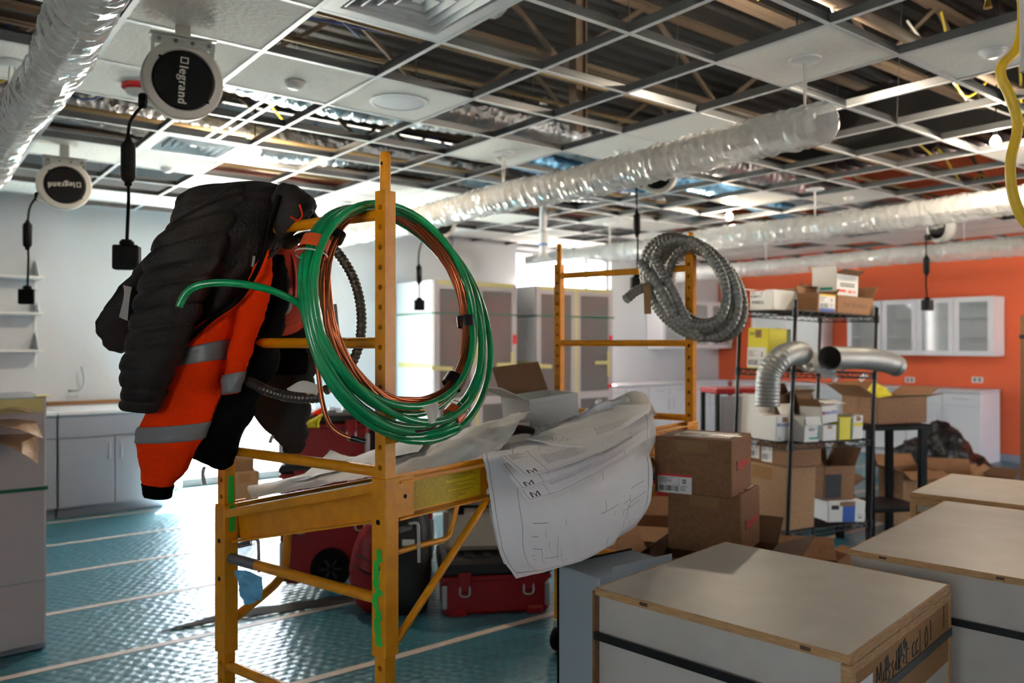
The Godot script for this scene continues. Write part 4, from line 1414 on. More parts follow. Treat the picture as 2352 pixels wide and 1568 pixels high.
	for k in 2:
		box(ns, Vector3(LEN - 0.0145, 1.155 - 0.03 * k, -0.14), Vector3(0.001, 0.026, 0.07))
	obj("danger_label", ns, "tag_red", o)
	ns = nst()
	box(ns, Vector3(LEN - 0.0145, 1.125, -0.25), Vector3(0.001, 0.07, 0.12))
	obj("instruction_label", ns, "label_plain", o)
	# sprayed paint
	rng.seed = 77
	for e in [[-0.0265, 0.0, 0.775, 1.02, 0.5]]:
		var y: float = e[2]
		var n := 0
		while y < e[3]:
			var hh := rng.randf_range(0.02, 0.055)
			var poly := PackedVector2Array()
			var cnt := 14
			for i in cnt:
				var a := TAU * i / cnt
				poly.append(Vector2(cos(a) * 0.013 * rng.randf_range(0.55, 1.25), signf(sin(a)) * pow(absf(sin(a)), 0.4) * hh * 0.5 * rng.randf_range(0.8, 1.1)))
			var ps := nst()
			var off: float = rng.randf_range(-0.01, 0.006)
			prism(ps, poly, 0.0007, Transform3D(Basis(Vector3(0, 0, 1), Vector3(0, 1, 0), Vector3(-1, 0, 0)), Vector3(e[0], y + hh / 2, e[1] + off)))
			obj("sprayed_paint", ps, "spray_green", o)
			y += hh * 0.82
			n += 1
	for e in [[1.06, 1.15, 0.0193], [0.972, 1.058, 0.0263]]:
		var poly := PackedVector2Array()
		for i in 16:
			var a := TAU * i / 16.0
			poly.append(Vector2(signf(cos(a)) * pow(absf(cos(a)), 0.3) * 0.011 * rng.randf_range(0.85, 1.1), signf(sin(a)) * pow(absf(sin(a)), 0.3) * (e[1] - e[0]) * 0.5))
		var ps := nst()
		prism(ps, poly, 0.0007, Transform3D(Basis(), Vector3(0.003, (e[0] + e[1]) / 2, -W + e[2])))
		obj("sprayed_paint", ps, "spray_green", o)
	# blue paper mask hooked on the taped rung
	var mr := [[at(541, 1308, 2.48), at(570, 1312, 2.46), at(604, 1326, 2.43)], [at(545, 1345, 2.48), at(572, 1340, 2.43), at(602, 1350, 2.42)], [at(558, 1372, 2.48), at(575, 1368, 2.44), at(604, 1365, 2.43)], [at(566, 1388, 2.48), at(580, 1385, 2.45), at(600, 1372, 2.44)]]
	var ms := nst()
	sheet(ms, mr, 16, 16, 0.001, 0.02, 8.0)
	tag(obj("paper_mask", ms, "mask_blue"), "crumpled light blue paper mask hanging from the scaffold's taped rung", "mask")

# ---------- cable coils on the near frame ----------
func coil_path(loops: float, cx: float, cy: float, a: float, b: float, zt: float, zb: float, spread: float, jit: float, seed_: int, start := 0.0) -> Array:
	var pts := []
	var n := int(loops * 56)
	var f := FastNoiseLite.new()
	f.seed = seed_
	f.frequency = 0.9
	for i in n + 1:
		var s := loops * i / n
		var th := TAU * (s + start) + PI / 2
		var q := f.get_noise_2d(s * 1.3, 1.0) * jit
		var q2 := f.get_noise_2d(s * 1.1, 30.0) * jit
		var low := (1.0 - sin(th)) * 0.5
		var x := cx + (a + q) * cos(th) + 0.012 * f.get_noise_2d(s * 2.0, 60.0) * low
		var y := cy + (b + q2 * (0.25 + 0.75 * low)) * sin(th)
		var z := lerpf(zt - spread * s / loops, zb + spread * 0.35 * s / loops, pow(low, 0.8))
		pts.append(lo(x, y, z))
	return pts

func green_path() -> Array:
	var ak := [0.285, 0.305, 0.33, 0.35, 0.315, 0.29, 0.335, 0.3]
	var ck := [0.04, 0.055, 0.075, 0.092, 0.06, 0.05, 0.08, 0.05]
	var yk := [1.678, 1.655, 1.637, 1.616, 1.66, 1.685, 1.626, 1.66]
	var zk := [0.0, 0.9, 1.9, 3.4, 2.7, 4.4, 5.2, 5.6]
	var out := []
	for i in 6 * 56 + 24:
		var s := i / 56.0 + 0.06
		var k := mini(int(s), 6)
		var t := smoothstep(0.0, 1.0, s - k)
		var th := TAU * s + PI / 2
		var low := (1.0 - sin(th)) * 0.5
		var a := lerpf(ak[k], ak[k + 1], t)
		var cy := lerpf(yk[k], yk[k + 1], t)
		var z := lerpf(zk[k], zk[k + 1], t)
		var top := 1.947 + 0.006 * sin(s * 2.4)
		out.append(lo(lerpf(ck[k], ck[k + 1], t) + a * cos(th), cy + (top - cy) * sin(th), lerpf(-0.03 - 0.023 * z, 0.046 + 0.009 * z, pow(low, 0.8))))
	return out

# middle of a bundle at an angle, in the world, and its direction
func bundle_at(cx, cy, a, b, zt, zb, deg) -> Array:
	var res := []
	for q in [deg - 3.0, deg, deg + 3.0]:
		var th := deg_to_rad(q)
		var low := (1.0 - sin(th)) * 0.5
		res.append(lo(cx + a * cos(th), cy + b * sin(th), lerpf(zt, zb, pow(low, 0.8))))
	return [res[1], res[2] - res[0]]

func bundle_ring(called, parent, p: Vector3, dir: Vector3, r: float, w: float, m, flat := Vector3.ZERO):
	var s := nst()
	var d := dir.normalized()
	var x := d.cross(fwd()).normalized()
	var y := x.cross(d).normalized()
	var pts := []
	for i in 20:
		var t := TAU * i / 20.0
		pts.append([cos(t), sin(t)])
	for i in 20:
		var a: Array = pts[i]
		var b: Array = pts[(i + 1) % 20]
		var pa: Vector3 = p + x * a[0] * r + y * a[1] * r * 0.62
		var pb: Vector3 = p + x * b[0] * r + y * b[1] * r * 0.62
		quad_out(s, pa - d * w / 2, pb - d * w / 2, pb + d * w / 2, pa + d * w / 2, p)
	return obj(called, s, m, parent)

func coils():
	var g := Node3D.new()
	g.name = numbered("green_cable_coil")
	add_child(g)
	tag(g, "big coil of thick green cable hung on the scaffold's near post", "cable coil")
	var s := nst()
	tube(s, green_path(), 0.0098, 12)
	obj("cable", s, "cable_green", g)
	s = nst()
	tube(s, spline([at(718, 800, 1.99), at(706, 735, 1.975), at(688, 700, 1.94), at(655, 680, 1.9), at(600, 660, 1.86), at(520, 649, 1.84), at(455, 655, 1.83), at(425, 675, 1.83), at(411, 704, 1.83)], 0.02), 0.0088, 12)
	var tail := obj("cable_tail", s, "cable_green", g)
	for e in [[146.0, 0.036, 0.04, "orange_tape"], [152.0, 0.042, 0.005, "zip_tie"], [-62.0, 0.03, 0.034, "orange_tape"], [-56.0, 0.03, 0.005, "zip_tie"]]:
		var q := bundle_at(0.062, 1.642, 0.318, 0.308, -0.085, 0.065, e[0])
		bundle_ring(e[3], g, q[0], q[1], e[1], e[2], e[3])
	tb("cable_end", [at(985, 1000, 2.07), at(1020, 992, 2.055), at(1056, 978, 2.05)], 0.0105, "cable_green", g, 12, 0.02)
	var ts := nst()
	sheet(ts, [[at(972, 935, 2.06), at(990, 928, 2.05), at(1006, 922, 2.05)], [at(980, 950, 2.05), at(993, 948, 2.035), at(1008, 945, 2.04)], [at(985, 972, 2.05), at(995, 972, 2.03), at(1002, 965, 2.04)]], 8, 8, 0.001, 0.006, 9.0)
	obj("tape_flag", ts, "paper_cream", g)
	# bare copper coil
	var c := Node3D.new()
	c.name = numbered("copper_wire_coil")
	add_child(c)
	tag(c, "coil of bare stranded copper wire hung inside the green cable coil", "wire coil")
	s = nst()
	for q in 3:
		var ph := float(q) * TAU / 3.0
		var p2 := coil_path(5.3, 0.07, 1.672, 0.262, 0.268, -0.07, 0.045, 0.045, 0.03, 9, 0.1)
		var tw := []
		for i in p2.size():
			var t: Vector3 = (p2[mini(i + 1, p2.size() - 1)] - p2[maxi(i - 1, 0)]).normalized()
			var nx := t.cross(Vector3(cs, 0.2, sn)).normalized()
			var a := i * 0.55 + ph
			tw.append(p2[i] + (nx * cos(a) + t.cross(nx) * sin(a)) * 0.0038)
		tube(s, tw, 0.0042, 7)
	obj("wire", s, "copper", c)
	tb("wire_tail", [at(724, 800, 2.04), at(733, 870, 2.03), at(742, 930, 2.02), at(758, 975, 2.02), at(790, 1000, 2.02), at(838, 1013, 2.02)], 0.0062, "copper", c, 8, 0.02)
	tb("tail_sheath", [at(806, 1006, 2.02), at(840, 1014, 2.02)], 0.0075, "black_tape", c, 8)
	for e in [[140.0, 0.03, 0.03], [-8.0, 0.026, 0.034], [-52.0, 0.03, 0.04]]:
		var q := bundle_at(0.07, 1.672, 0.262, 0.268, -0.092, 0.052, e[0])
		bundle_ring("black_tape", c, q[0], q[1], e[1], e[2], "black_tape")
	# printed tag
	var tg := nst()
	box(tg, at(768, 734, 2.02), Vector3(0.022, 0.078, 0.002), Basis(Vector3.UP, deg_to_rad(-YAW - 20)) * Basis(Vector3.BACK, 0.12))
	tag(obj("cable_tag", tg, "label_plain"), "white printed tag hanging on the left of the green coil", "tag")
	# dark flexible conduit looped behind
	var dp := spline([at(737, 912, 2.26), at(700, 914, 2.27), at(650, 908, 2.3), at(592, 886, 2.34), at(560, 850, 2.5), at(575, 720, 2.62), at(640, 590, 2.6), at(690, 545, 2.5), at(735, 548, 2.42), at(775, 580, 2.4), at(812, 640, 2.4), at(829, 710, 2.4), at(827, 780, 2.4), at(806, 840, 2.4), at(775, 878, 2.4), at(745, 898, 2.38)], 0.0032)
	s = nst()
	tube(s, dp, func(i): return 0.0142 + (0.0018 if i % 4 < 2 else -0.0008), 10)
	var fc := Node3D.new()
	fc.name = numbered("flexible_conduit")
	add_child(fc)
	tag(fc, "dark flexible metal conduit looped over the scaffold behind the green coil", "conduit")
	obj("conduit", s, "flex_dark", fc)
	bundle_ring("end_tape", fc, at(713, 913, 2.265), right(), 0.0165, 0.02, "masking_tape")
	var ft := nst()
	sheet(ft, [[at(658, 893, 2.24), at(695, 874, 2.24), at(737, 886, 2.24)], [at(668, 898, 2.235), at(700, 890, 2.235), at(732, 895, 2.235)], [at(715, 903, 2.235), at(722, 906, 2.235), at(728, 908, 2.24)]], 8, 6, 0.001)
	obj("paper_tag", ft, "paper_cream", fc)
	# silver flexible conduit coil on the far post
	var sc := Node3D.new()
	sc.name = numbered("steel_conduit_coil")
	add_child(sc)
	tag(sc, "big tangled coil of silver flexible conduit hung on the scaffold's far post", "conduit coil")
	var P := at(1586, 640, 3.62)
	var ux := (right() * 0.86 + fwd() * -0.5).normalized()
	var uy := (Vector3.UP * 0.93 + fwd() * 0.25 - right() * 0.22).normalized()
	var uz := ux.cross(uy).normalized()
	var rk := [0.13, 0.19, 0.15, 0.2, 0.12, 0.175, 0.205, 0.14, 0.18]
	var mk := [0.02, -0.02, 0.05, 0.0, 0.06, -0.03, 0.01, 0.04, 0.0]
	var ok := [-0.15, -0.11, -0.07, -0.03, 0.01, 0.05, 0.09, 0.13, 0.16]
	var tk := [0.1, -0.06, 0.1, 0.0, -0.1, 0.06, -0.05, 0.1, 0.0]
	var pts := []
	for i in 8 * 40:
		var q := i / 40.0
		var k := int(q)
		var t := smoothstep(0.0, 1.0, q - k)
		var th := TAU * q + 1.2
		var r := lerpf(rk[k], rk[k + 1], t)
		var tl := lerpf(tk[k], tk[k + 1], t)
		var b := Basis(uy, tl) * Basis(ux, tl * 0.7)
		pts.append(P + b * (ux * cos(th) * r + uy * (sin(th) * (r + 0.045) + 0.18 - (r + 0.045)) + (ux * 0.8 - uy * 0.5) * lerpf(mk[k], mk[k + 1], t)) + uz * lerpf(ok[k], ok[k + 1], t) - uy * 0.0)
	s = nst()
	var fine := spline(pts, 0.004)
	tube(s, fine, func(i): return 0.0205 + (0.0016 if i % 5 < 2 else -0.001), 10)
	obj("conduit", s, "flex_steel", sc)
	s = nst()
	tube(s, spline([at(1500, 590, 3.5), at(1540, 660, 3.46), at(1575, 730, 3.46), at(1612, 780, 3.46)], 0.004), func(i): return 0.0205 + (0.0016 if i % 5 < 2 else -0.001), 10)
	tube(s, spline([at(1470, 602, 3.5), at(1500, 640, 3.45), at(1530, 690, 3.44), at(1546, 726, 3.44)], 0.004), func(i): return 0.0205 + (0.0016 if i % 5 < 2 else -0.001), 10)
	tube(s, spline([at(1535, 640, 3.5), at(1500, 655, 3.48), at(1465, 666, 3.45), at(1438, 687, 3.42)], 0.004), func(i): return 0.0205 + (0.0016 if i % 5 < 2 else -0.001), 10)
	obj("conduit_end", s, "flex_steel", sc)
	var tt := nst()
	box(tt, at(1487, 686, 3.43), Vector3(0.03, 0.13, 0.001), Basis(Vector3.UP, deg_to_rad(-YAW)) * Basis(Vector3.BACK, 0.03))
	obj("paper_tag", tt, "cardboard_pale", sc)

# ---------- garments ----------
func jackets():
	var p := Node3D.new()
	p.name = numbered("puffer_jacket")
	add_child(p)
	tag(p, "black quilted puffer jacket slung over the scaffold's left post", "jacket")
	lf("body", [ring(560, 424, 2.47, 3, 40, 0.03), ring(552, 434, 2.46, 3, 108, 0.09), ring(545, 470, 2.45, 4, 138, 0.13), ring(532, 525, 2.44, 6, 128, 0.14), ring(522, 600, 2.43, 14, 100, 0.10), ring(500, 680, 2.43, 26, 82, 0.06), ring(460, 750, 2.42, 34, 62, 0.045), ring(412, 808, 2.41, 36, 30, 0.03), ring(385, 836, 2.41, 36, 8, 0.012)], "puffer", p, 44, 70, 2.4, 8.0, 0.06, 0.026, 3.0, 0.0, 1.0, 0.0, 0.6)
	lf("sleeve", [ring(520, 455, 2.38, 40, 55, 0.08), ring(478, 500, 2.34, 20, 95, 0.1), ring(436, 580, 2.32, 14, 100, 0.095), ring(402, 665, 2.3, 12, 88, 0.085), ring(374, 745, 2.29, 9, 78, 0.075), ring(350, 830, 2.28, 4, 66, 0.065), ring(330, 900, 2.28, -2, 52, 0.055), ring(322, 945, 2.28, -6, 40, 0.042)], "puffer", p, 40, 130, 2.4, 12.0, 0.15, 0.012, 3.5, 0.0, 1.0, 0.0, 0.45)
	lf("back_panel", [ring(410, 540, 2.44, 25, 40, 0.05), ring(350, 610, 2.46, 25, 44, 0.05), ring(308, 660, 2.48, 30, 54, 0.05), ring(280, 715, 2.48, 30, 66, 0.05), ring(278, 765, 2.48, 38, 46, 0.035), ring(286, 805, 2.48, 40, 12, 0.015)], "puffer", p, 26, 50, 2.4, 4.0, 0.12, 0.012, 7.0)
	lf("lower_panel", [ring(655, 700, 2.72, 0, 70, 0.03), ring(655, 780, 2.74, 0, 76, 0.035), ring(655, 870, 2.75, 4, 72, 0.04), ring(648, 935, 2.75, 10, 70, 0.035), ring(664, 985, 2.74, 20, 46, 0.03), ring(676, 1020, 2.74, 10, 28, 0.025), ring(672, 1040, 2.74, 0, 20, 0.012)], "puffer", p, 30, 60, 2.6, 6.0, 0.09, 0.012, 6.0)
	lf("collar", [ring(648, 424, 2.4, 20, 12, 0.02), ring(664, 446, 2.39, 18, 36, 0.05), ring(676, 480, 2.38, 16, 50, 0.055), ring(676, 520, 2.37, 40, 52, 0.045), ring(640, 560, 2.38, 60, 30, 0.03), ring(615, 600, 2.39, 62, 16, 0.02)], "puffer", p, 26, 30, 2.3, 0.0, 0.0, 0.014, 7.0)
	lf("collar", [ring(690, 455, 2.46, -30, 20, 0.02), ring(705, 480, 2.47, -40, 38, 0.03), ring(716, 510, 2.47, -50, 22, 0.02), ring(722, 525, 2.47, -50, 6, 0.01)], "puffer", p, 20, 20, 2.3, 0.0, 0.0, 0.01, 7.0)
	tb("zip_edge", [at(640, 448, 2.33), at(618, 520, 2.32), at(608, 575, 2.31), at(580, 640, 2.3), at(545, 690, 2.3), at(480, 738, 2.3), at(412, 800, 2.31)], 0.007, "lining", p, 8, 0.02)
	tb("hanger_loop", [at(668, 498, 2.3), at(684, 506, 2.29), at(694, 494, 2.29), at(688, 470, 2.3)], 0.0028, "hi_vis", p, 6, 0.01)
	var s := nst()
	sheet(s, [[at(283, 655, 2.4), at(303, 660, 2.4)], [at(285, 680, 2.39), at(298, 684, 2.39)], [at(274, 728, 2.4), at(293, 736, 2.4)]], 4, 10, 0.002)
	obj("care_label", s, "sticker_grey", p)
	tb("zip_pull", [at(583, 588, 2.315), at(580, 612, 2.31)], 0.004, "galvanised", p, 6)
	tb("zip_pull", [at(626, 1000, 2.68), at(620, 1016, 2.68)], 0.006, "galvanised", p, 6)
	# hi-vis jacket underneath
	var h := Node3D.new()
	h.name = numbered("hi_vis_jacket")
	add_child(h)
	tag(h, "bright orange safety jacket with grey reflective bands under the black jacket", "jacket")
	var sl := [ring(555, 690, 2.42, 35, 50, 0.05), ring(495, 745, 2.41, 22, 68, 0.065), ring(455, 815, 2.4, 10, 66, 0.07), ring(437, 890, 2.4, 8, 72, 0.075), ring(405, 970, 2.4, 4, 76, 0.075), ring(386, 1035, 2.4, 2, 62, 0.065), ring(374, 1085, 2.4, -4, 46, 0.05), ring(364, 1112, 2.4, -6, 35, 0.04), ring(362, 1142, 2.4, -6, 31, 0.034)]
	lf("sleeve", sl, "hi_vis", h, 38, 80, 2.4, 0.0, 0.0, 0.016, 2.6, 0.0, 0.885)
	lf("reflective_band", sl, "reflective", h, 34, 8, 2.4, 0.0, 0.0, 0.016, 2.6, 0.215, 0.285, 0.004)
	lf("reflective_band", sl, "reflective", h, 34, 8, 2.4, 0.0, 0.0, 0.016, 2.6, 0.505, 0.575, 0.004)
	lf("cuff", sl, "lining", h, 26, 12, 2.4, 5.0, 0.04, 0.006, 8.0, 0.875, 1.0)
	var fr := [ring(616, 574, 2.38, 0, 8, 0.012), ring(602, 620, 2.38, 10, 20, 0.025), ring(585, 690, 2.37, 12, 34, 0.03), ring(566, 760, 2.37, 12, 30, 0.03), ring(548, 830, 2.37, 10, 25, 0.03), ring(530, 905, 2.37, 8, 21, 0.02)]
	lf("front_panel", fr, "hi_vis", h, 24, 40, 2.5, 0.0, 0.0, 0.014, 6.0)
	lf("reflective_band", fr, "reflective", h, 24, 6, 2.5, 0.0, 0.0, 0.014, 6.0, 0.87, 0.995, 0.004)
	lf("lining", [ring(642, 585, 2.45, 0, 14, 0.015), ring(628, 660, 2.46, 6, 36, 0.03), ring(605, 760, 2.47, 10, 44, 0.035), ring(578, 860, 2.47, 14, 56, 0.045), ring(530, 950, 2.47, 20, 66, 0.05), ring(494, 1020, 2.46, 14, 58, 0.045), ring(496, 1060, 2.46, -4, 38, 0.03), ring(505, 1076, 2.46, -10, 18, 0.02)], "lining", h, 32, 50, 2.4, 0.0, 0.0, 0.022, 5.0)
	lf("lining", [ring(650, 640, 2.74, 0, 60, 0.02), ring(650, 760, 2.74, 0, 72, 0.03), ring(635, 860, 2.72, 0, 70, 0.03)], "lining", h, 24, 20, 2.4, 0.0, 0.0, 0.01, 6.0)
	tb("zip_pull", [at(470, 1072, 2.43), at(466, 1086, 2.43), at(470, 1112, 2.43)], 0.0055, "galvanised", h, 6, 0.01)
	# hard hat hung on the rung
	var hat := Node3D.new()
	hat.name = numbered("hard_hat")
	add_child(hat)
	hat.position = at(652, 648, 2.6)
	tag(hat, "worn orange-red hard hat hanging behind the green coil", "hard hat")
	var axis := (right() * 0.62 - fwd() * 0.75 + Vector3.UP * 0.12).normalized()
	var xx := Vector3.UP.cross(axis).normalized()
	var bb := Basis(xx, axis, xx.cross(axis))
	var q := Transform3D(bb.scaled_local(Vector3(0.86, 1.0, 1.0)), -axis * 0.05)
	lt("shell", [Vector2(0.168, -0.004), Vector2(0.17, 0.0), Vector2(0.145, 0.008), Vector2(0.14, 0.04), Vector2(0.125, 0.08), Vector2(0.095, 0.112), Vector2(0.05, 0.13), Vector2(0, 0.135)], "hat_shell", hat, 40, q, true)
	for k in 3:
		var rp := []
		for i in 9:
			var t := lerpf(-1.1, 1.1, i / 8.0)
			rp.append(q * Vector3((k - 1) * 0.04, 0.135 * cos(t) * (1.0 - 0.1 * absf(k - 1)) + 0.002, 0.138 * sin(t)))
		tb("ridge", rp, 0.006, "hat_shell", hat, 8, 0.02)
	var ss := nst()
	sheet(ss, [[at(640, 690, 2.475) - hat.position, at(656, 686, 2.472) - hat.position, at(672, 694, 2.47) - hat.position], [at(638, 706, 2.475) - hat.position, at(655, 706, 2.47) - hat.position, at(670, 708, 2.47) - hat.position], [at(642, 720, 2.48) - hat.position, at(655, 722, 2.48) - hat.position, at(664, 718, 2.48) - hat.position]], 6, 6, 0.001)
	obj("sticker", ss, "sticker_grey", hat)

# ---------- papers on the platform ----------
func pts(rows: Array) -> Array:
	var out := []
	for r in rows:
		var line := []
		for q in r:
			line.append(at(q[0], q[1], q[2]))
		out.append(line)
	return out

func paper(label, rows, m, nu := 30, nv := 26, bump := 0.006, thick := 0.0006):
	var s := nst()
	sheet(s, pts(rows), nu, nv, thick, bump, 3.0)
	tag(obj("paper_sheet", s, m), label, "paper", "drawings and papers on the scaffold platform")

func papers():
	paper("cream paper pad lying along the scaffold's left end beam", [[[578, 1143, 2.5], [680, 1124, 2.42], [790, 1105, 2.3], [858, 1094, 2.22]], [[573, 1115, 2.6], [690, 1108, 2.52], [800, 1082, 2.42], [862, 1066, 2.36]], [[640, 1108, 2.8], [760, 1066, 2.75], [850, 1044, 2.7], [930, 1020, 2.65]]], "paper_cream", 30, 20, 0.008, 0.002)
	paper("white paper sheet with a lifted corner behind the scaffold's near post", [[[650, 1110, 2.6], [760, 1084, 2.5], [880, 1052, 2.45], [960, 1036, 2.45]], [[700, 1086, 2.8], [790, 1062, 2.7], [880, 1030, 2.65], [980, 1010, 2.65]], [[758, 1034, 3.0], [820, 1048, 2.95], [900, 1020, 2.9], [1000, 990, 2.85]]], "paper", 30, 20, 0.008)
	paper("long crumpled white sheet rising to a rolled corner on the platform", [[[880, 1096, 2.2], [930, 1090, 2.24], [1020, 1068, 2.38], [1100, 1046, 2.5], [1150, 1034, 2.56]], [[890, 1068, 2.4], [950, 1054, 2.42], [1040, 1022, 2.52], [1120, 1000, 2.64], [1190, 978, 2.74]], [[900, 1058, 2.65], [970, 1030, 2.68], [1050, 998, 2.78], [1140, 965, 2.88], [1222, 944, 2.96]], [[930, 1050, 2.8], [1000, 1030, 2.85], [1090, 1000, 2.95], [1170, 975, 3.05], [1236, 962, 3.08]]], "paper", 40, 26, 0.02)
	paper("large drawing sheet draped over the platform edge, lowest one", [[[1122, 1040, 2.8], [1240, 1012, 3.0], [1370, 990, 3.25], [1490, 960, 3.5]], [[1109, 1046, 2.43], [1225, 1026, 2.6], [1355, 1003, 2.88], [1480, 982, 3.2]], [[1116, 1082, 2.41], [1233, 1085, 2.54], [1368, 1080, 2.73], [1492, 1045, 3.0]], [[1132, 1190, 2.42], [1245, 1200, 2.5], [1375, 1180, 2.66], [1498, 1105, 2.92]], [[1150, 1265, 2.4], [1250, 1285, 2.48], [1372, 1250, 2.62], [1490, 1165, 2.86]], [[1186, 1328, 2.38], [1275, 1306, 2.48], [1372, 1270, 2.6], [1462, 1205, 2.84]]], "plan_0", 44, 44, 0.012)
	paper("second drawing sheet under the draped one, its left edge showing", [[[1126, 1046, 2.8], [1240, 1022, 3.0], [1370, 1000, 3.25]], [[1112, 1060, 2.53], [1225, 1060, 2.67], [1355, 1050, 2.88]], [[1120, 1150, 2.47], [1235, 1150, 2.56], [1370, 1140, 2.74]], [[1138, 1240, 2.45], [1245, 1240, 2.53], [1372, 1220, 2.67]], [[1158, 1295, 2.43], [1260, 1270, 2.51], [1372, 1240, 2.65]]], "paper", 24, 30, 0.01)
	var k := 0
	for e in [[0.0, 0.0], [-8.0, 30.0], [8.0, 58.0]]:
		var dx: float = e[0]
		var dy: float = e[1]
		paper(["topmost of the fanned drawing sheets, printed with columns of notes", "second of the fanned drawing sheets, marked with a letter", "third of the fanned drawing sheets, marked with a letter"][k], [[[1122 + dx * 0.2, 1028 + dy * 0.25, 2.66], [1240, 1002 + dy * 0.2, 2.8], [1380, 972 + dy * 0.15, 3.02], [1488, 940 + dy * 0.1, 3.18]], [[1160 + dx * 0.6, 1056 + dy * 0.6, 2.4 + dy * 0.0004], [1265, 1036 + dy * 0.55, 2.55], [1395, 998 + dy * 0.4, 2.8], [1492, 958 + dy * 0.3, 3.06]], [[1204 + dx, 1097 + dy, 2.34 + dy * 0.0006], [1300 + dx, 1068 + dy * 0.95, 2.47 + dy * 0.0004], [1408, 1025 + dy * 0.7, 2.68], [1492, 975 + dy * 0.5, 3.0]]], "plan_%d" % (k + 1), 34, 26, 0.006)
		k += 1
	paper("white sheet stack curling up at the right end of the platform", [[[1250, 992, 3.1], [1330, 962, 3.2], [1420, 934, 3.3], [1494, 928, 3.4]], [[1232, 1002, 2.86], [1330, 1000, 2.9], [1410, 972, 3.05], [1494, 938, 3.2]], [[1208, 1008, 2.7], [1322, 1026, 2.62], [1385, 1008, 2.78], [1490, 950, 3.05]]], "paper", 34, 24, 0.008, 0.004)
	paper("lavender-shaded sheet bulging out under the fanned drawings", [[[1400, 1000, 2.95], [1460, 975, 3.1], [1500, 950, 3.2]], [[1410, 1060, 2.82], [1462, 1040, 2.95], [1506, 1010, 3.1]], [[1340, 1110, 2.68], [1400, 1130, 2.72], [1470, 1085, 2.9]]], "paper", 24, 24, 0.012)
	# clear bag, red-handled tool and two cartons lying among the papers
	var s := nst()
	sheet(s, pts([[[1235, 1000, 3.1], [1300, 985, 3.2], [1380, 945, 3.3], [1440, 925, 3.3]], [[1240, 985, 3.15], [1310, 965, 3.2], [1380, 925, 3.3], [1440, 912, 3.35]], [[1250, 980, 3.3], [1330, 960, 3.4], [1400, 930, 3.45], [1450, 918, 3.5]]]), 26, 14, 0.002, 0.03, 5.0)
	tag(obj("plastic_bag", s, "bag_clear"), "crumpled clear plastic bag on the papers beside the white carton", "bag")
	var t := thing("hand_tool", "black hand tool with red grips among the papers", "tool", at(1196, 994, 3.05), 20)
	tb("grip", [Vector3(-0.07, 0.0, 0), Vector3(0, 0.012, 0.01), Vector3(0.05, 0.006, 0)], 0.014, "tool_black", t, 10, 0.01)
	tb("grip", [Vector3(-0.07, 0.012, -0.02), Vector3(0, 0.018, -0.03), Vector3(0.05, 0.01, -0.01)], 0.011, "tool_red", t, 10, 0.01)
	lt("pivot", [Vector2(0.016, -0.006), Vector2(0.016, 0.012), Vector2(0, 0.012)], "galvanised", t, 12, Transform3D(Basis(), Vector3(0.055, 0.008, -0.004)))

# ---------- cartons ----------
func face(size: Vector3, f: String, u: float, v: float, lift := 0.001) -> Transform3D:
	if f == "front":
		return Transform3D(Basis(), Vector3(u * size.x, size.y * (0.5 + v), size.z / 2 + lift))
	if f == "right":
		return Transform3D(Basis(Vector3.UP, PI / 2), Vector3(size.x / 2 + lift, size.y * (0.5 + v), -u * size.z))
	if f == "left":
		return Transform3D(Basis(Vector3.UP, -PI / 2), Vector3(-size.x / 2 - lift, size.y * (0.5 + v), u * size.z))
	return Transform3D(Basis(Vector3.RIGHT, -PI / 2), Vector3(u * size.x, size.y + lift, -v * size.z))

func carton(label, pos: Vector3, a: float, size: Vector3, m, open := false, flaps := [], cat_ := "carton") -> Node3D:
	var o := thing("carton", label, cat_, pos, a)
	if not open:
		bx("body", Vector3(0, size.y / 2, 0), size, m, o, 0.004)
		for f in ["top"]:
			var x := face(size, f, 0, 0, 0.0004)
			bx("tape", x.origin, Vector3(size.x * 0.99, 0.001, 0.05), "packing_tape", o)
		bx("tape", Vector3(0, size.y * 0.86, size.z / 2 + 0.0006), Vector3(0.05 if size.x < 0.2 else size.x * 0.4, size.y * 0.2, 0.001), "packing_tape", o)
	else:
		var s := nst()
		var w := 0.004
		box(s, Vector3(0, w / 2, 0), Vector3(size.x, w, size.z))
		for sd in [-1.0, 1.0]:
			box(s, Vector3(sd * (size.x / 2 - w / 2), size.y / 2, 0), Vector3(w, size.y, size.z))
			box(s, Vector3(0, size.y / 2, sd * (size.z / 2 - w / 2)), Vector3(size.x, size.y, w))
		obj("body", s, m, o)
		# flaps: [side, angle from level in degrees, length, material]
		for f in flaps:
			var fs := nst()
			var side: String = f[0]
			var an := deg_to_rad(f[1])
			var ln: float = f[2]
			var n: Vector3 = {"front": Vector3(0, 0, 1), "back": Vector3(0, 0, -1), "right": Vector3(1, 0, 0), "left": Vector3(-1, 0, 0)}[side]
			var half: float = size.z / 2 if n.z != 0 else size.x / 2
			var wid: float = size.x if n.z != 0 else size.z
			var t := Vector3.UP.cross(n)
			var dir := n * cos(an) + Vector3.UP * sin(an)
			var root := n * half + Vector3(0, size.y, 0)
			box(fs, root + dir * ln * 0.5, Vector3(wid * 0.98, 0.0035, ln), Basis(t, dir.cross(t) * -1.0, dir) if false else Basis(t, dir.cross(t), dir))
			obj("flap", fs, f[3] if f.size() > 3 else m, o)
	return o

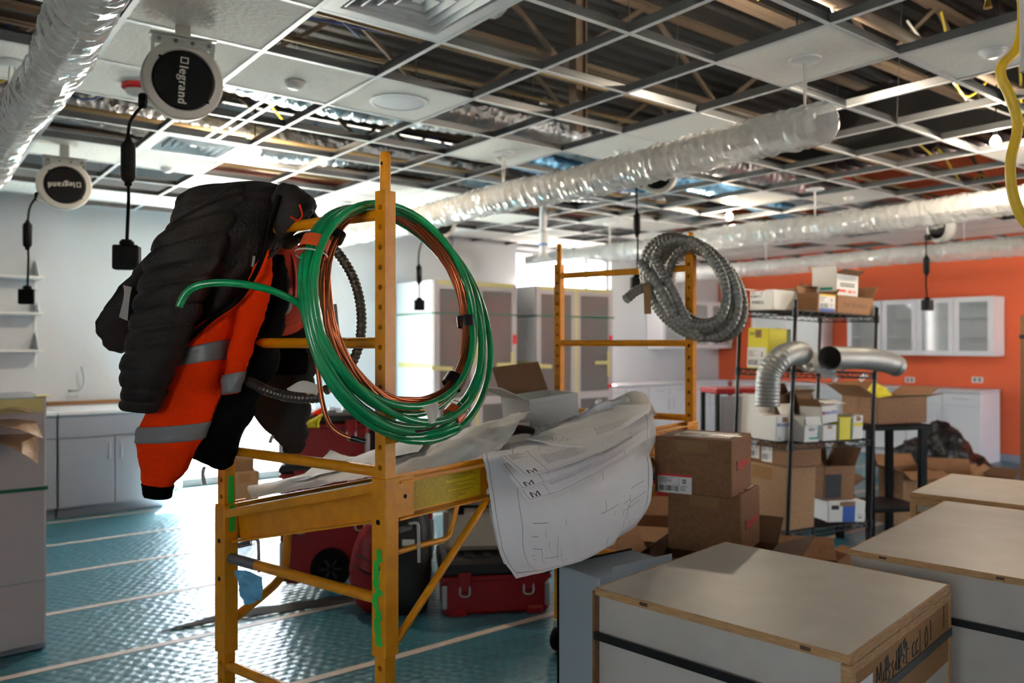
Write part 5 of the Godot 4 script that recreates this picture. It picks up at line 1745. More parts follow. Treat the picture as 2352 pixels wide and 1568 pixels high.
func sticker(o: Node3D, size: Vector3, f: String, u: float, v: float, w: float, h: float, m, called := "label", turn := 0.0):
	var x := face(size, f, u, v, 0.0008)
	var s := nst()
	var b := x.basis * Basis(Vector3.BACK, turn)
	quad(s, x.origin + b * Vector3(-w / 2, -h / 2, 0), x.origin + b * Vector3(w / 2, -h / 2, 0), x.origin + b * Vector3(w / 2, h / 2, 0), x.origin + b * Vector3(-w / 2, h / 2, 0))
	obj(called, s, m, o)

func word(o: Node3D, size: Vector3, f: String, u: float, v: float, text: String, h: float, m, weight := 700, italic := false):
	var x := face(size, f, u, v, 0.0008)
	lettering("lettering", text, h, x.origin, x.basis, m, o, weight, italic)

func logo_word(o, size, f, u, v, h, red := true):
	word(o, size, f, u + 0.05, v, "legrand", h, "print_red" if red else "ink")
	var x := face(size, f, u, v, 0.0009)
	var s := nst()
	var k: float = h * 0.32
	var c: Vector3 = x.origin + x.basis * Vector3(-h * 1.75 + size.z * 0.0, 0, 0)
	for e in [[0.0, 1.0, 2.0, 0.5], [0.0, -1.0, 2.0, 0.5], [-0.8, 0.0, 0.5, 2.4], [0.8, 0.0, 0.5, 2.4]]:
		box(s, c + x.basis * Vector3(e[0] * k * 0.6, e[1] * k, 0), Vector3(e[2] * k * 0.6, e[3] * k, 0.0006), x.basis)
	obj("logo_square", s, "ink", o)

func boxes():
	# stack right of the papers
	var s1 := Vector3(0.30, 0.215, 0.3)
	var base_h := 0.745
	var bs := Vector3(0.46, base_h, 0.42)
	var bp := gd(0.80, 3.22)
	var o := carton("big brown carton at the bottom of the carton stack behind the white cabinet", bp, -28, bs, "cardboard_dark", true, [["front", 8, 0.16], ["right", 20, 0.15], ["back", 30, 0.16]])
	var s2 := Vector3(0.29, 0.235, 0.28)
	o = carton("brown carton with red lettering in the middle of the carton stack", gd(0.815, 3.22, base_h + 0.012), -31, s2, "cardboard")
	logo_word(o, s2, "right", 0.0, -0.02, 0.045)
	sticker(o, s2, "top", 0.32, 0.1, 0.07, 0.18, "label_plain")
	o = carton("brown carton with red-headed white label on top of the carton stack", gd(0.76, 3.17, base_h + 0.012 + s2.y + 0.002), -30, s1, "cardboard")
	logo_word(o, s1, "right", 0.0, 0.02, 0.045)
	sticker(o, s1, "front", -0.23, -0.33, 0.135, 0.072, "label_red")
	sticker(o, s1, "top", 0.05, 0.0, 0.22, 0.18, "label_plain")
	# white carton and card on the platform
	var wc := Vector3(0.24, 0.2, 0.24)
	o = carton("open white carton with a brown flap standing among the papers", at(1246, 1012, 3.42), 28, wc, "carton_white", true, [["left", 28, 0.13], ["back", 62, 0.14, "cardboard_dark"], ["front", -60, 0.02]])
	o.rotate_object_local(Vector3.BACK, 0.1)
	word(o, wc, "front", 0.15, -0.3, "NEMA", 0.05, "ink")
	word(o, wc, "right", 0.0, 0.3, ".", 0.05, "ink")
	o = thing("folded_card", "folded cream card box lid leaning behind the papers at the far frame", "box lid", at(1440, 955, 3.75), 8)
	var rows := [[Vector3(-0.12, 0.05, 0.0), Vector3(0.02, 0.115, 0.0), Vector3(0.09, 0.1, 0)], [Vector3(-0.13, 0.03, 0.02), Vector3(0.03, 0.06, 0.03), Vector3(0.12, 0.04, 0.02)], [Vector3(-0.13, 0.0, 0.03), Vector3(0.03, 0.0, 0.05), Vector3(0.13, 0.0, 0.04)]]
	var s := nst()
	sheet(s, rows, 12, 10, 0.004)
	obj("lid", s, "paper_cream", o)
	tb("rolled_edge", [Vector3(-0.13, 0.03, 0.01), Vector3(-0.12, 0.06, -0.06)], 0.018, "paper", o, 12)

# ---------- metal rack ----------
func rack():
	var P2 := Vector2(1.815, 5.3)
	var e1 := Vector2(0.84, 0.543)
	var a := rad_to_deg(atan2(e1.y, e1.x))
	var W := 0.91
	var D := 0.47
	var o := thing("wire_rack", "black wire shelving rack loaded with cartons before the orange wall", "shelving rack", gd(P2.x, P2.y), a)
	# local: x along the long side, -z away; origin at the front left post
	o.rotate(fwd(), 0.036)
	var hs := [0.31, 0.9, 1.38, 1.79]
	for p in [Vector3(0, 0, 0), Vector3(W, 0, 0), Vector3(0, 0, -D), Vector3(W, 0, -D)]:
		tb("post", [p + Vector3(0, 0.0, 0), p + Vector3(0, 1.86, 0)], 0.0135, "wire_black", o, 12)
		for h in hs:
			lt("collar", [Vector2(0.0145, -0.035), Vector2(0.021, -0.03), Vector2(0.019, 0.02), Vector2(0.0145, 0.025)], "wire_black", o, 12, Transform3D(Basis(), p + Vector3(0, h - 0.01, 0)))
	for h in hs:
		var s := nst()
		for z in [0.0, -D]:
			for y in [0.0, -0.035]:
				tube(s, [Vector3(0.02, h + y, z), Vector3(W - 0.02, h + y, z)], 0.0045, 6)
			var n := 22
			var zz := []
			for i in n + 1:
				zz.append(Vector3(0.02 + (W - 0.04) * i / n, h - (0.0 if i % 2 == 0 else 0.035), z))
			tube(s, zz, 0.003, 5)
		for x in [0.0, W]:
			for y in [0.0, -0.035]:
				tube(s, [Vector3(x, h + y, -0.02), Vector3(x, h + y, -D + 0.02)], 0.0045, 6)
			var n := 12
			var zz := []
			for i in n + 1:
				zz.append(Vector3(x, h - (0.0 if i % 2 == 0 else 0.035), -0.02 - (D - 0.04) * i / n))
			tube(s, zz, 0.003, 5)
		for i in 31:
			var x := 0.02 + (W - 0.04) * i / 30.0
			tube(s, [Vector3(x, h + 0.003, 0), Vector3(x, h + 0.003, -D)], 0.0023, 4)
		obj("wire_shelf", s, "wire_black", o)
	var T := o.transform
	var on := func(label, x, z, lev, size, m, open := false, flaps := [], turn := 0.0):
		var c = carton(label, T * Vector3(x, hs[lev] + 0.008, z), a + turn, size, m, open, flaps)
		c.rotate(fwd(), 0.036)
		return c
	var sz := Vector3(0.2, 0.155, 0.3)
	var c = on.call("white carton with a red label at the left of the rack's top shelf", 0.15, -0.3, 3, Vector3(0.2, 0.14, 0.26), "carton_white", true, [["left", 10, 0.1], ["back", 20, 0.08, "cardboard_dark"]], -90)
	sticker(c, Vector3(0.2, 0.14, 0.26), "front", -0.18, 0.28, 0.13, 0.06, "label_red")
	word(c, Vector3(0.2, 0.14, 0.26), "front", -0.15, -0.12, "PURELL", 0.03, "ink", 700, true)
	sz = Vector3(0.215, 0.125, 0.16)
	c = on.call("small brown carton with a yellow and blue label on the rack's top shelf", 0.36, -0.1, 3, sz, "cardboard", true, [["right", 55, 0.05], ["back", 70, 0.06]])
	sticker(c, sz, "front", 0.0, 0.05, 0.17, 0.1, "label_yellow")
	sticker(c, sz, "front", 0.0, -0.38, 0.16, 0.025, "print_blue")
	sz = Vector3(0.2, 0.17, 0.17)
	c = on.call("plain brown carton behind the yellow-labelled one on the rack's top shelf", 0.42, -0.32, 3, sz, "cardboard_pale", true, [["front", 20, 0.05]])
	sz = Vector3(0.42, 0.125, 0.28)
	var big = on.call("long brown carton with faint handwriting at the right of the top shelf", 0.7, -0.17, 3, sz, "cardboard", true, [["right", 62, 0.1], ["back", 66, 0.1]])
	word(big, sz, "front", 0.0, 0.0, "R345 Max Bond", 0.04, "cardboard_dark", 400)
	c = carton("small open white carton stacked on the long brown one, highest of all", T * Vector3(0.61, hs[3] + 0.135, -0.14), a, Vector3(0.25, 0.15, 0.2), "carton_white", true, [["front", 30, 0.06, "cardboard_dark"], ["back", 60, 0.07, "cardboard"], ["left", 80, 0.05], ["right", 60, 0.05, "cardboard"]])
	c.rotate(fwd(), 0.036)
	sz = Vector3(0.25, 0.15, 0.2)
	sticker(c, sz, "front", -0.22, -0.28, 0.08, 0.016, "print_red", "stripe")
	word(c, sz, "front", 0.2, -0.3, "300-10", 0.03, "print_red")
	sticker(c, sz, "left", 0.1, -0.2, 0.1, 0.02, "print_teal", "stripe")
	for k in 2:
		sticker(c, sz, "front", 0.0, 0.05 - k * 0.1, 0.17, 0.008, "ink", "print_line")
	# second shelf
	sz = Vector3(0.17, 0.285, 0.26)
	c = on.call("tall yellow carton with a white label on the rack's second shelf", 0.15, -0.33, 2, sz, "carton_yellow", false, [], -84)
	sticker(c, sz, "front", -0.05, -0.22, 0.15, 0.14, "label_plain")
	word(c, sz, "front", -0.15, 0.36, "OATEY", 0.03, "carton_green")
	sticker(c, sz, "right", 0.42, 0.0, 0.05, 0.285, "carton_green", "stripe")
	var s := nst()
	var dp := spline([at(1840, 812, 5.3), at(1822, 811, 5.15), at(1795, 822, 5.02), at(1768, 855, 5.0), at(1763, 900, 5.0), at(1762, 932, 5.0)], 0.006)
	tube(s, dp, func(i): return 0.075 + (0.0022 if i % 4 < 2 else -0.001), 22, false, false)
	tag(obj("flexible_duct", s, "duct_zinc"), "silver flexible duct bent down over the rack's front post", "duct")
	s = nst()
	tube(s, spline([at(1905, 822, 5.15), at(1950, 822, 5.4), at(1990, 823, 5.55), at(2040, 832, 5.8), at(2062, 842, 5.85)], 0.006), func(i): return 0.075 + (0.0022 if i % 4 < 2 else -0.001), 22, false, false)
	tag(obj("flexible_duct", s, "duct_zinc"), "silver flexible duct lying across the rack with its dark mouth towards the camera", "duct")
	sz = Vector3(0.34, 0.1, 0.28)
	c = on.call("flat brown open carton behind the silver ducts on the second shelf", 0.5, -0.28, 2, sz, "cardboard_dark", true, [])
	s = nst()
	sheet(s, [[at(1820, 812, 5.4), at(1860, 808, 5.45), at(1900, 815, 5.5)], [at(1822, 840, 5.3), at(1870, 845, 5.3), at(1920, 850, 5.4)], [at(1850, 856, 5.25), at(1895, 868, 5.2), at(1924, 880, 5.3)]], 18, 16, 0.003, 0.08, 5.0)
	tag(obj("plastic_bag", s, "bag_clear"), "clear plastic bag of blue packets spilling off the rack's second shelf", "bag")
	for k in 5:
		var q := T * Vector3(0.42 + k * 0.05, hs[2] + 0.012, -0.06 - (k % 2) * 0.05)
		var pk := thing("packet", ["first", "second", "third", "fourth", "fifth"][k] + " small blue packet from the left in the clear bag on the rack", "packet", q, a + k * 17)
		bx("pouch", Vector3(0, 0.014, 0), Vector3(0.05, 0.028, 0.03), "mask_blue", pk, 0.012)
	# third shelf
	sz = Vector3(0.2, 0.19, 0.2)
	var st3 := [["white carton with blue lettering at the left of the rack's third shelf", 0.06, -0.2, Vector3(0.17, 0.17, 0.2), "carton_white", false], ["white carton with a teal label beside the bent duct on the third shelf", 0.215, -0.1, Vector3(0.16, 0.17, 0.2), "carton_white", true], ["small white carton under the red-and-blue lettered one", 0.425, -0.1, Vector3(0.15, 0.11, 0.18), "carton_white", false], ["yellow and green carton on the rack's third shelf", 0.6, -0.1, Vector3(0.17, 0.16, 0.18), "carton_yellow", true], ["white carton with a yellow stripe at the right of the third shelf", 0.755, -0.1, Vector3(0.115, 0.17, 0.17), "carton_white", false]]
	for k in st3.size():
		var e: Array = st3[k]
		var fl := []
		if k == 1:
			fl = [["back", 60, 0.08], ["front", -70, 0.06]]
		if k == 3:
			fl = [["back", 70, 0.08, "cardboard_dark"], ["left", 40, 0.06, "carton_white"]]
		c = on.call(e[0], e[1], e[2], 1, e[3], e[4], e[5], fl)
		var q: Vector3 = e[3]
		if k == 0:
			word(c, q, "front", 0.0, 0.15, "Minerallac", 0.032, "print_blue", 700, true)
			sticker(c, q, "front", -0.25, -0.35, 0.04, 0.04, "label_plain")
		if k == 1:
			sticker(c, q, "front", 0.1, 0.1, 0.11, 0.07, "label_plain")
			sticker(c, q, "front", 0.15, -0.35, 0.1, 0.014, "print_teal", "stripe")
			sticker(c, q, "front", 0.42, -0.1, 0.014, 0.09, "print_teal", "stripe")
		if k == 3:
			sticker(c, q, "front", 0.42, 0.0, 0.025, 0.15, "carton_green", "stripe")
			sticker(c, q, "front", -0.45, 0.0, 0.016, 0.15, "carton_green", "stripe")
		if k == 4:
			sticker(c, q, "front", 0.0, 0.12, 0.114, 0.025, "carton_yellow", "stripe")
			word(c, q, "front", 0.15, 0.34, "IDEAL", 0.02, "print_blue")
	sz = Vector3(0.17, 0.12, 0.18)
	c = carton("white carton with red and blue lettering tilted on the third shelf", T * Vector3(0.425, hs[1] + 0.128, -0.1), a, sz, "carton_white", true, [["back", 70, 0.1, "cardboard_dark"], ["left", 60, 0.06, "cardboard"]])
	c.rotate(fwd(), -0.05)
	word(c, sz, "front", 0.03, 0.1, "Minerallac", 0.034, "print_blue")
	word(c, sz, "front", -0.39, 0.1, "M", 0.034, "print_red")
	sz = Vector3(0.26, 0.28, 0.15)
	c = on.call("white carton standing behind at the left of the rack's third shelf", 0.12, -0.38, 1, Vector3(0.2, 0.3, 0.13), "carton_white", false)
	word(c, Vector3(0.2, 0.3, 0.13), "front", -0.1, 0.25, "Minerallac", 0.03, "print_blue")
	c = on.call("brown open carton behind on the rack's third shelf, in the middle", 0.4, -0.36, 1, Vector3(0.26, 0.3, 0.16), "cardboard_dark", true, [["front", 30, 0.08], ["back", 60, 0.08]])
	c = on.call("brown open carton with a white flap behind on the third shelf, on the right", 0.68, -0.34, 1, Vector3(0.24, 0.26, 0.2), "cardboard", true, [["left", 80, 0.1, "carton_white"], ["front", -10, 0.09, "carton_white"]])
	# bottom shelf
	sz = Vector3(0.42, 0.42, 0.3)
	c = on.call("tall dented brown carton with a green label on the rack's bottom shelf", 0.16, -0.235, 0, sz, "cardboard_pale", false, [], -90)
	sticker(c, sz, "front", -0.36, -0.28, 0.11, 0.16, "label_plain")
	sticker(c, sz, "front", -0.36, -0.15, 0.11, 0.05, "print_teal", "label_head")
	sz = Vector3(0.42, 0.155, 0.3)
	c = carton("brown carton with two white labels lying on the dented carton", T * Vector3(0.19, hs[0] + 0.432, -0.215), a - 92, sz, "cardboard")
	sticker(c, sz, "front", -0.28, 0.1, 0.1, 0.13, "label_plain")
	sticker(c, sz, "front", 0.0, 0.05, 0.09, 0.14, "label_plain")
	sz = Vector3(0.3, 0.15, 0.24)
	c = on.call("white and blue carton at the right of the rack's bottom shelf", 0.72, -0.14, 0, sz, "carton_white", false, [], -20)
	sticker(c, sz, "front", 0.05, 0.0, 0.1, 0.146, "carton_blue", "stripe")
	sticker(c, sz, "front", -0.32, 0.2, 0.06, 0.03, "ink", "print_block")
	sticker(c, sz, "front", 0.38, -0.2, 0.05, 0.05, "label_plain")
	sz = Vector3(0.28, 0.24, 0.28)
	c = carton("tall brown open carton with black print on the white and blue carton", T * Vector3(0.66, hs[0] + 0.165, -0.2), a - 12, sz, "cardboard", true, [["back", 80, 0.14], ["right", 66, 0.14], ["left", 60, 0.12, "cardboard_dark"]])
	c.rotate(fwd(), 0.036)
	sticker(c, sz, "front", -0.2, -0.1, 0.15, 0.17, "ink", "print_block")
	sz = Vector3(0.3, 0.22, 0.3)
	c = carton("brown carton on the floor below the rack, with a blue-lettered tab", gd(2.02, 5.05), a - 8, sz, "cardboard", true, [["front", 5, 0.1], ["right", 10, 0.1]])
	sticker(c, sz, "front", 0.2, 0.2, 0.14, 0.08, "carton_white", "tab")
	word(c, sz, "front", 0.2, 0.2, "BELDEN", 0.03, "print_blue")

# ---------- white laminate cabinets, lower right ----------
func laminate(label, p: Vector2, a: float, w: float, dep: float, strap: bool) -> Node3D:
	# p: left corner on the floor plan; x runs to the nearest corner, -z back
	var h := 0.95
	var o := thing("laminate_cabinet", label, "cabinet", gd(p.x, p.y), a, "white laminate cabinets strapped for delivery")
	bx("carcass", Vector3(w / 2, h / 2, -dep / 2), Vector3(w - 0.002, h - 0.036, dep - 0.04), "laminate_white", o)
	bx("top_panel", Vector3(w / 2, h - 0.009, -dep / 2), Vector3(w - 0.012, 0.0178, dep - 0.012), "laminate_white", o)
	# plywood edging round the top
	for e in [[Vector3(w / 2, h - 0.009, -0.003), Vector3(w, 0.018, 0.006)], [Vector3(w / 2, h - 0.009, -dep + 0.003), Vector3(w, 0.018, 0.006)], [Vector3(0.003, h - 0.009, -dep / 2), Vector3(0.006, 0.018, dep - 0.012)], [Vector3(w - 0.003, h - 0.009, -dep / 2), Vector3(0.006, 0.018, dep - 0.012)]]:
		bx("edging", e[0], e[1], "plywood_edge", o, 0.001)
	return o

func laminates():
	# first: corners left (.2085, 2.025), front (.662, 1.58), right (1.173, 2.0), back (.706, 2.45)
	var o := laminate("white laminate cabinet with handwriting, nearest the camera", Vector2(0.2085, 2.03), -44.0, 0.642, 0.66, true)
	# left face carries the laminate; the right-hand end shows the particle board rail
	var w := 0.642
	var dep := 0.66
	var x := w - 0.018
	for e in [[Vector3(x + 0.01, 0.845, -dep / 2), Vector3(0.018, 0.17, dep - 0.046), "particle_board", "rail"], [Vector3(x + 0.009, 0.466, -0.012), Vector3(0.022, 0.928, 0.022), "plywood_edge", "stile"], [Vector3(x + 0.009, 0.466, -dep + 0.012), Vector3(0.022, 0.928, 0.022), "plywood_edge", "stile"], [Vector3(x + 0.0125, 0.921, -dep / 2), Vector3(0.016, 0.02, dep - 0.046), "plywood_edge", "rail_edge"], [Vector3(x + 0.0095, 0.38, -dep + 0.085), Vector3(0.004, 0.76, 0.12), "cabinet_grey", "inner_panel"]]:
		bx(e[3], e[0], e[1], e[2], o, 0.001)
	bx("drawer_gap", Vector3(x + 0.0015, 0.38, -dep / 2), Vector3(0.004, 0.76, dep - 0.06), "laminate_white", o)
	bx("brass_strip", Vector3(x + 0.012, 0.38, -dep + 0.15), Vector3(0.004, 0.76, 0.006), "brass", o)
	var sy := 0.83
	var st := nst()
	box(st, Vector3(w / 2, sy, 0.0012), Vector3(w + 0.004, 0.02, 0.0022))
	box(st, Vector3(w + 0.0022, sy, -dep / 2), Vector3(0.0022, 0.02, dep + 0.004))
	box(st, Vector3(-0.0012 - 0.004, sy, -dep / 2), Vector3(0.0022, 0.02, dep))
	obj("strap", st, "strap_black", o)
	# cardboard corner guard
	bx("corner_guard", Vector3(-0.0022, 0.47, -0.035), Vector3(0.0035, 0.945, 0.075), "cardboard", o)
	bx("corner_guard", Vector3(0.0, 0.47, -0.0), Vector3(0.006, 0.945, 0.004), "cardboard", o)
	# knots and staples
	for e in [[0.15, 0.0], [0.55, 0.0], [0.36, -dep]]:
		bx("knot", Vector3(e[0], h_top() - 0.008, e[1] + (0.0004 if e[1] == 0.0 else -0.0004)), Vector3(0.022, 0.008, 0.0012), "plywood_dark", o)
	# handwriting in marker on the rail
	var ink_x := x + 0.0196
	var letters := [
		[[0, 0], [0.06, 0.9], [0.3, 0.25], [0.5, 0.95], [0.6, 0.0]],
		[[1.05, 0.55], [0.8, 0.4], [0.8, 0.05], [1.05, 0.2], [1.08, 0.55], [1.1, 0.0]],
		[[1.55, 0.6], [1.3, 0.45], [1.5, 0.25], [1.4, -0.05], [1.25, 0.0]],
		[[1.95, 0.6], [1.75, 0.45], [1.95, 0.2], [1.8, -0.3], [1.65, -0.2]],
		[[2.3, 0.95], [2.32, 0.1], [2.15, 0.3], [2.3, 0.5]],
		[[2.55, 1.0], [2.55, 0.0], [2.8, 0.5], [2.6, 0.35], [2.85, 0.0]],
		[[3.1, 0.5], [3.3, 0.45], [3.1, 0.2], [3.35, 0.1]],
		[[3.6, 0.95], [3.55, 0.05], [3.75, 0.0]], [[3.4, 0.65], [3.85, 0.6]],
		[[4.6, 0.7], [4.35, 0.5], [4.4, 0.05], [4.65, 0.1]],
		[[5.05, 0.7], [4.8, 0.5], [4.85, 0.05], [5.1, 0.15]],
		[[6.3, 0.95], [6.05, 0.6], [6.15, 0.0], [6.45, 0.3], [6.3, 0.95]],
		[[6.85, 1.1], [6.9, 0.15]]]
	var ws := nst()
	for l in letters:
		var p := []
		for q in l:
			p.append(Vector3(ink_x, 0.845 + q[1] * 0.05, -0.135 - q[0] * 0.052))
		tube(ws, spline(p, 0.006), 0.0013, 5)
	for q in [[1.2, 0.7, 0.022, 0.03], [2.8, 0.75, 0.024, 0.03], [3.35, 0.95, 0.016, 0.02]]:
		box(ws, Vector3(ink_x, 0.845 + q[1] * 0.05, -0.135 - q[0] * 0.052), Vector3(0.001, q[3], q[2]), Basis(Vector3.RIGHT, 0.3))
	obj("handwriting", ws, "ink", o)
	for q in [[5.4, 0.42, 0.06], [8.9, 0.75, 0.055]]:
		bx("rust_streak", Vector3(ink_x - 0.0002, 0.845 + q[1] * 0.05, -0.135 - q[0] * 0.052), Vector3(0.0008, q[2], 0.007), "plywood_dark", o)
	var ls := nst()
	quad(ls, Vector3(ink_x, 0.79, -0.03), Vector3(ink_x, 0.79, -0.115), Vector3(ink_x, 0.885, -0.115), Vector3(ink_x, 0.885, -0.03))
	obj("shipping_label", ls, "label_plain", o)
	# second, behind to the right
	o = laminate("white laminate cabinet behind the nearest one, cut by the right edge", Vector2(1.012, 2.41), -43.0, 0.66, 1.02, true)
	st = nst()
	box(st, Vector3(0.33, 0.80, 0.0012), Vector3(0.664, 0.02, 0.0022))
	obj("strap", st, "strap_black", o)
	for e in [[0.1], [0.4]]:
		bx("knot", Vector3(e[0], h_top() - 0.008, 0.0004), Vector3(0.02, 0.007, 0.0012), "plywood_dark", o)
	# third, furthest
	o = laminate("white-topped cabinet with a bare board front, furthest of the three", Vector2(1.657, 3.33), -42.0, 0.66, 0.65, false)
	bx("front_board", Vector3(0.33, 0.44, -0.012), Vector3(0.61, 0.86, 0.018), "particle_board", o)
	for xx in [0.012, 0.648]:
		bx("stile", Vector3(xx, 0.466, -0.006), Vector3(0.024, 0.928, 0.014), "plywood_edge", o, 0.001)
	bx("top_rail", Vector3(0.33, 0.915, -0.006), Vector3(0.612, 0.03, 0.014), "plywood_edge", o, 0.001)
	bx("keyhole", Vector3(0.13, 0.86, -0.0026), Vector3(0.008, 0.022, 0.001), "hole_black", o)
	ls = nst()
	quad(ls, Vector3(0.19, 0.8, -0.0024), Vector3(0.34, 0.8, -0.0024), Vector3(0.34, 0.895, -0.0024), Vector3(0.19, 0.895, -0.0024))
	obj("shipping_label", ls, "label_plain", o)
	# grey metal enclosure between scaffold and cabinets
	var e := thing("metal_enclosure", "pale grey sheet metal enclosure standing beside the nearest white cabinet", "enclosure", gd(0.15, 2.62), -54)
	# x from the left corner to the near corner, -z back
	var ew := 0.2
	var ed := 0.33
	var eh := 0.845
	bx("shell", Vector3(ew / 2, eh / 2, -ed / 2), Vector3(ew, eh, ed), "enclosure", e, 0.004)
	bx("lip", Vector3(ew - 0.006, eh + 0.012, -ed / 2 - 0.03), Vector3(0.003, 0.03, ed - 0.06), "enclosure", e, 0.001)
	bx("gasket", Vector3(0.004, eh + 0.002, -ed / 2), Vector3(0.006, 0.006, ed), "black_rubber", e)
	bx("gasket", Vector3(0.004, eh / 2, 0.002), Vector3(0.006, eh, 0.005), "black_rubber", e)
	bx("hinge", Vector3(-0.006, 0.42, -0.02), Vector3(0.014, 0.1, 0.03), "galvanised", e, 0.003)
	# tall cardboard-wrapped panel at the right edge
	var q := thing("wrapped_panel", "tall cardboard-wrapped panel standing at the right edge", "panel", gd(3.88, 6.05), 30)
	bx("panel", Vector3(0.11, 0.89, 0), Vector3(0.26, 1.78, 0.05), "cardboard", q, 0.004)
	bx("strap", Vector3(0.11, 1.62, 0), Vector3(0.264, 0.03, 0.054), "strap_black", q)

func h_top() -> float:
	return 0.95

# ---------- tool boxes ----------
func tool_box(label, pos: Vector3, a: float, size: Vector3, latches := 2, lid := 0.3, wheels := false):
	var o := thing("tool_box", label, "tool box", pos, a, "red modular tool boxes")
	var hl := size.y * lid
	var y0 := 0.05 if wheels else 0.0
	bx("body", Vector3(0, y0 + (size.y - hl - y0) / 2, 0), Vector3(size.x * 0.94, size.y - hl - y0, size.z * 0.92), "tool_red", o, 0.02)
	bx("lid", Vector3(0, size.y - hl / 2, 0), Vector3(size.x, hl - 0.006, size.z), "tool_black", o, 0.018)
	bx("rim", Vector3(0, size.y - hl - 0.012, 0), Vector3(size.x * 0.98, 0.03, size.z * 0.97), "tool_red", o, 0.006)
	for k in latches:
		var x := size.x * (-0.28 + 0.56 * k / maxf(1, latches - 1))
		bx("latch", Vector3(x, size.y - hl - 0.03, size.z * 0.49), Vector3(0.075, 0.11, 0.025), "tool_red", o, 0.006)
		var s := nst()
		tube(s, spline([Vector3(x - 0.028, size.y - hl - 0.05, size.z * 0.51), Vector3(x - 0.024, size.y - hl - 0.1, size.z * 0.53), Vector3(x + 0.024, size.y - hl - 0.1, size.z * 0.53), Vector3(x + 0.028, size.y - hl - 0.05, size.z * 0.51)], 0.01), 0.005, 6)
		obj("latch_wire", s, "aluminium", o)
	for sx in [-1.0, 1.0]:
		bx("corner_trim", Vector3(sx * size.x * 0.455, size.y * 0.34, size.z * 0.455), Vector3(0.03, size.y * 0.42, 0.03), "aluminium", o, 0.006)
		bx("foot", Vector3(sx * size.x * 0.34, y0 + 0.02, size.z * 0.46), Vector3(0.1, 0.05, 0.05), "tool_red", o, 0.01)
	for k in 6:
		bx("lid_rib", Vector3(size.x * (-0.38 + k * 0.152), size.y, 0), Vector3(0.05, 0.016, size.z * 0.7), "tool_black", o, 0.006)
	if wheels:
		for sx in [-1.0, 1.0]:
			var w := nst()
			lathe(w, [Vector2(0.0, -0.03), Vector2(0.075, -0.03), Vector2(0.08, -0.034), Vector2(0.12, -0.034), Vector2(0.128, -0.02), Vector2(0.128, 0.02), Vector2(0.12, 0.034), Vector2(0.08, 0.034), Vector2(0.075, 0.024), Vector2(0.018, 0.02), Vector2(0.016, 0.03), Vector2(0, 0.03)], 32, Transform3D(Basis(Vector3.RIGHT, PI / 2), Vector3(sx * size.x * 0.2 - 0.13, 0.128, size.z * 0.5)))
			if sx > 0:
				var wh := obj("wheel", w, "black_rubber", o)
				for k in 6:
					var an := TAU * k / 6.0
					bx("spoke", Vector3(sx * size.x * 0.2 - 0.13 + cos(an) * 0.045, 0.128 + sin(an) * 0.045, size.z * 0.5 + 0.026), Vector3(0.055, 0.014, 0.008), "tool_black", wh, 0.002, Basis(Vector3.BACK, an))
	return o

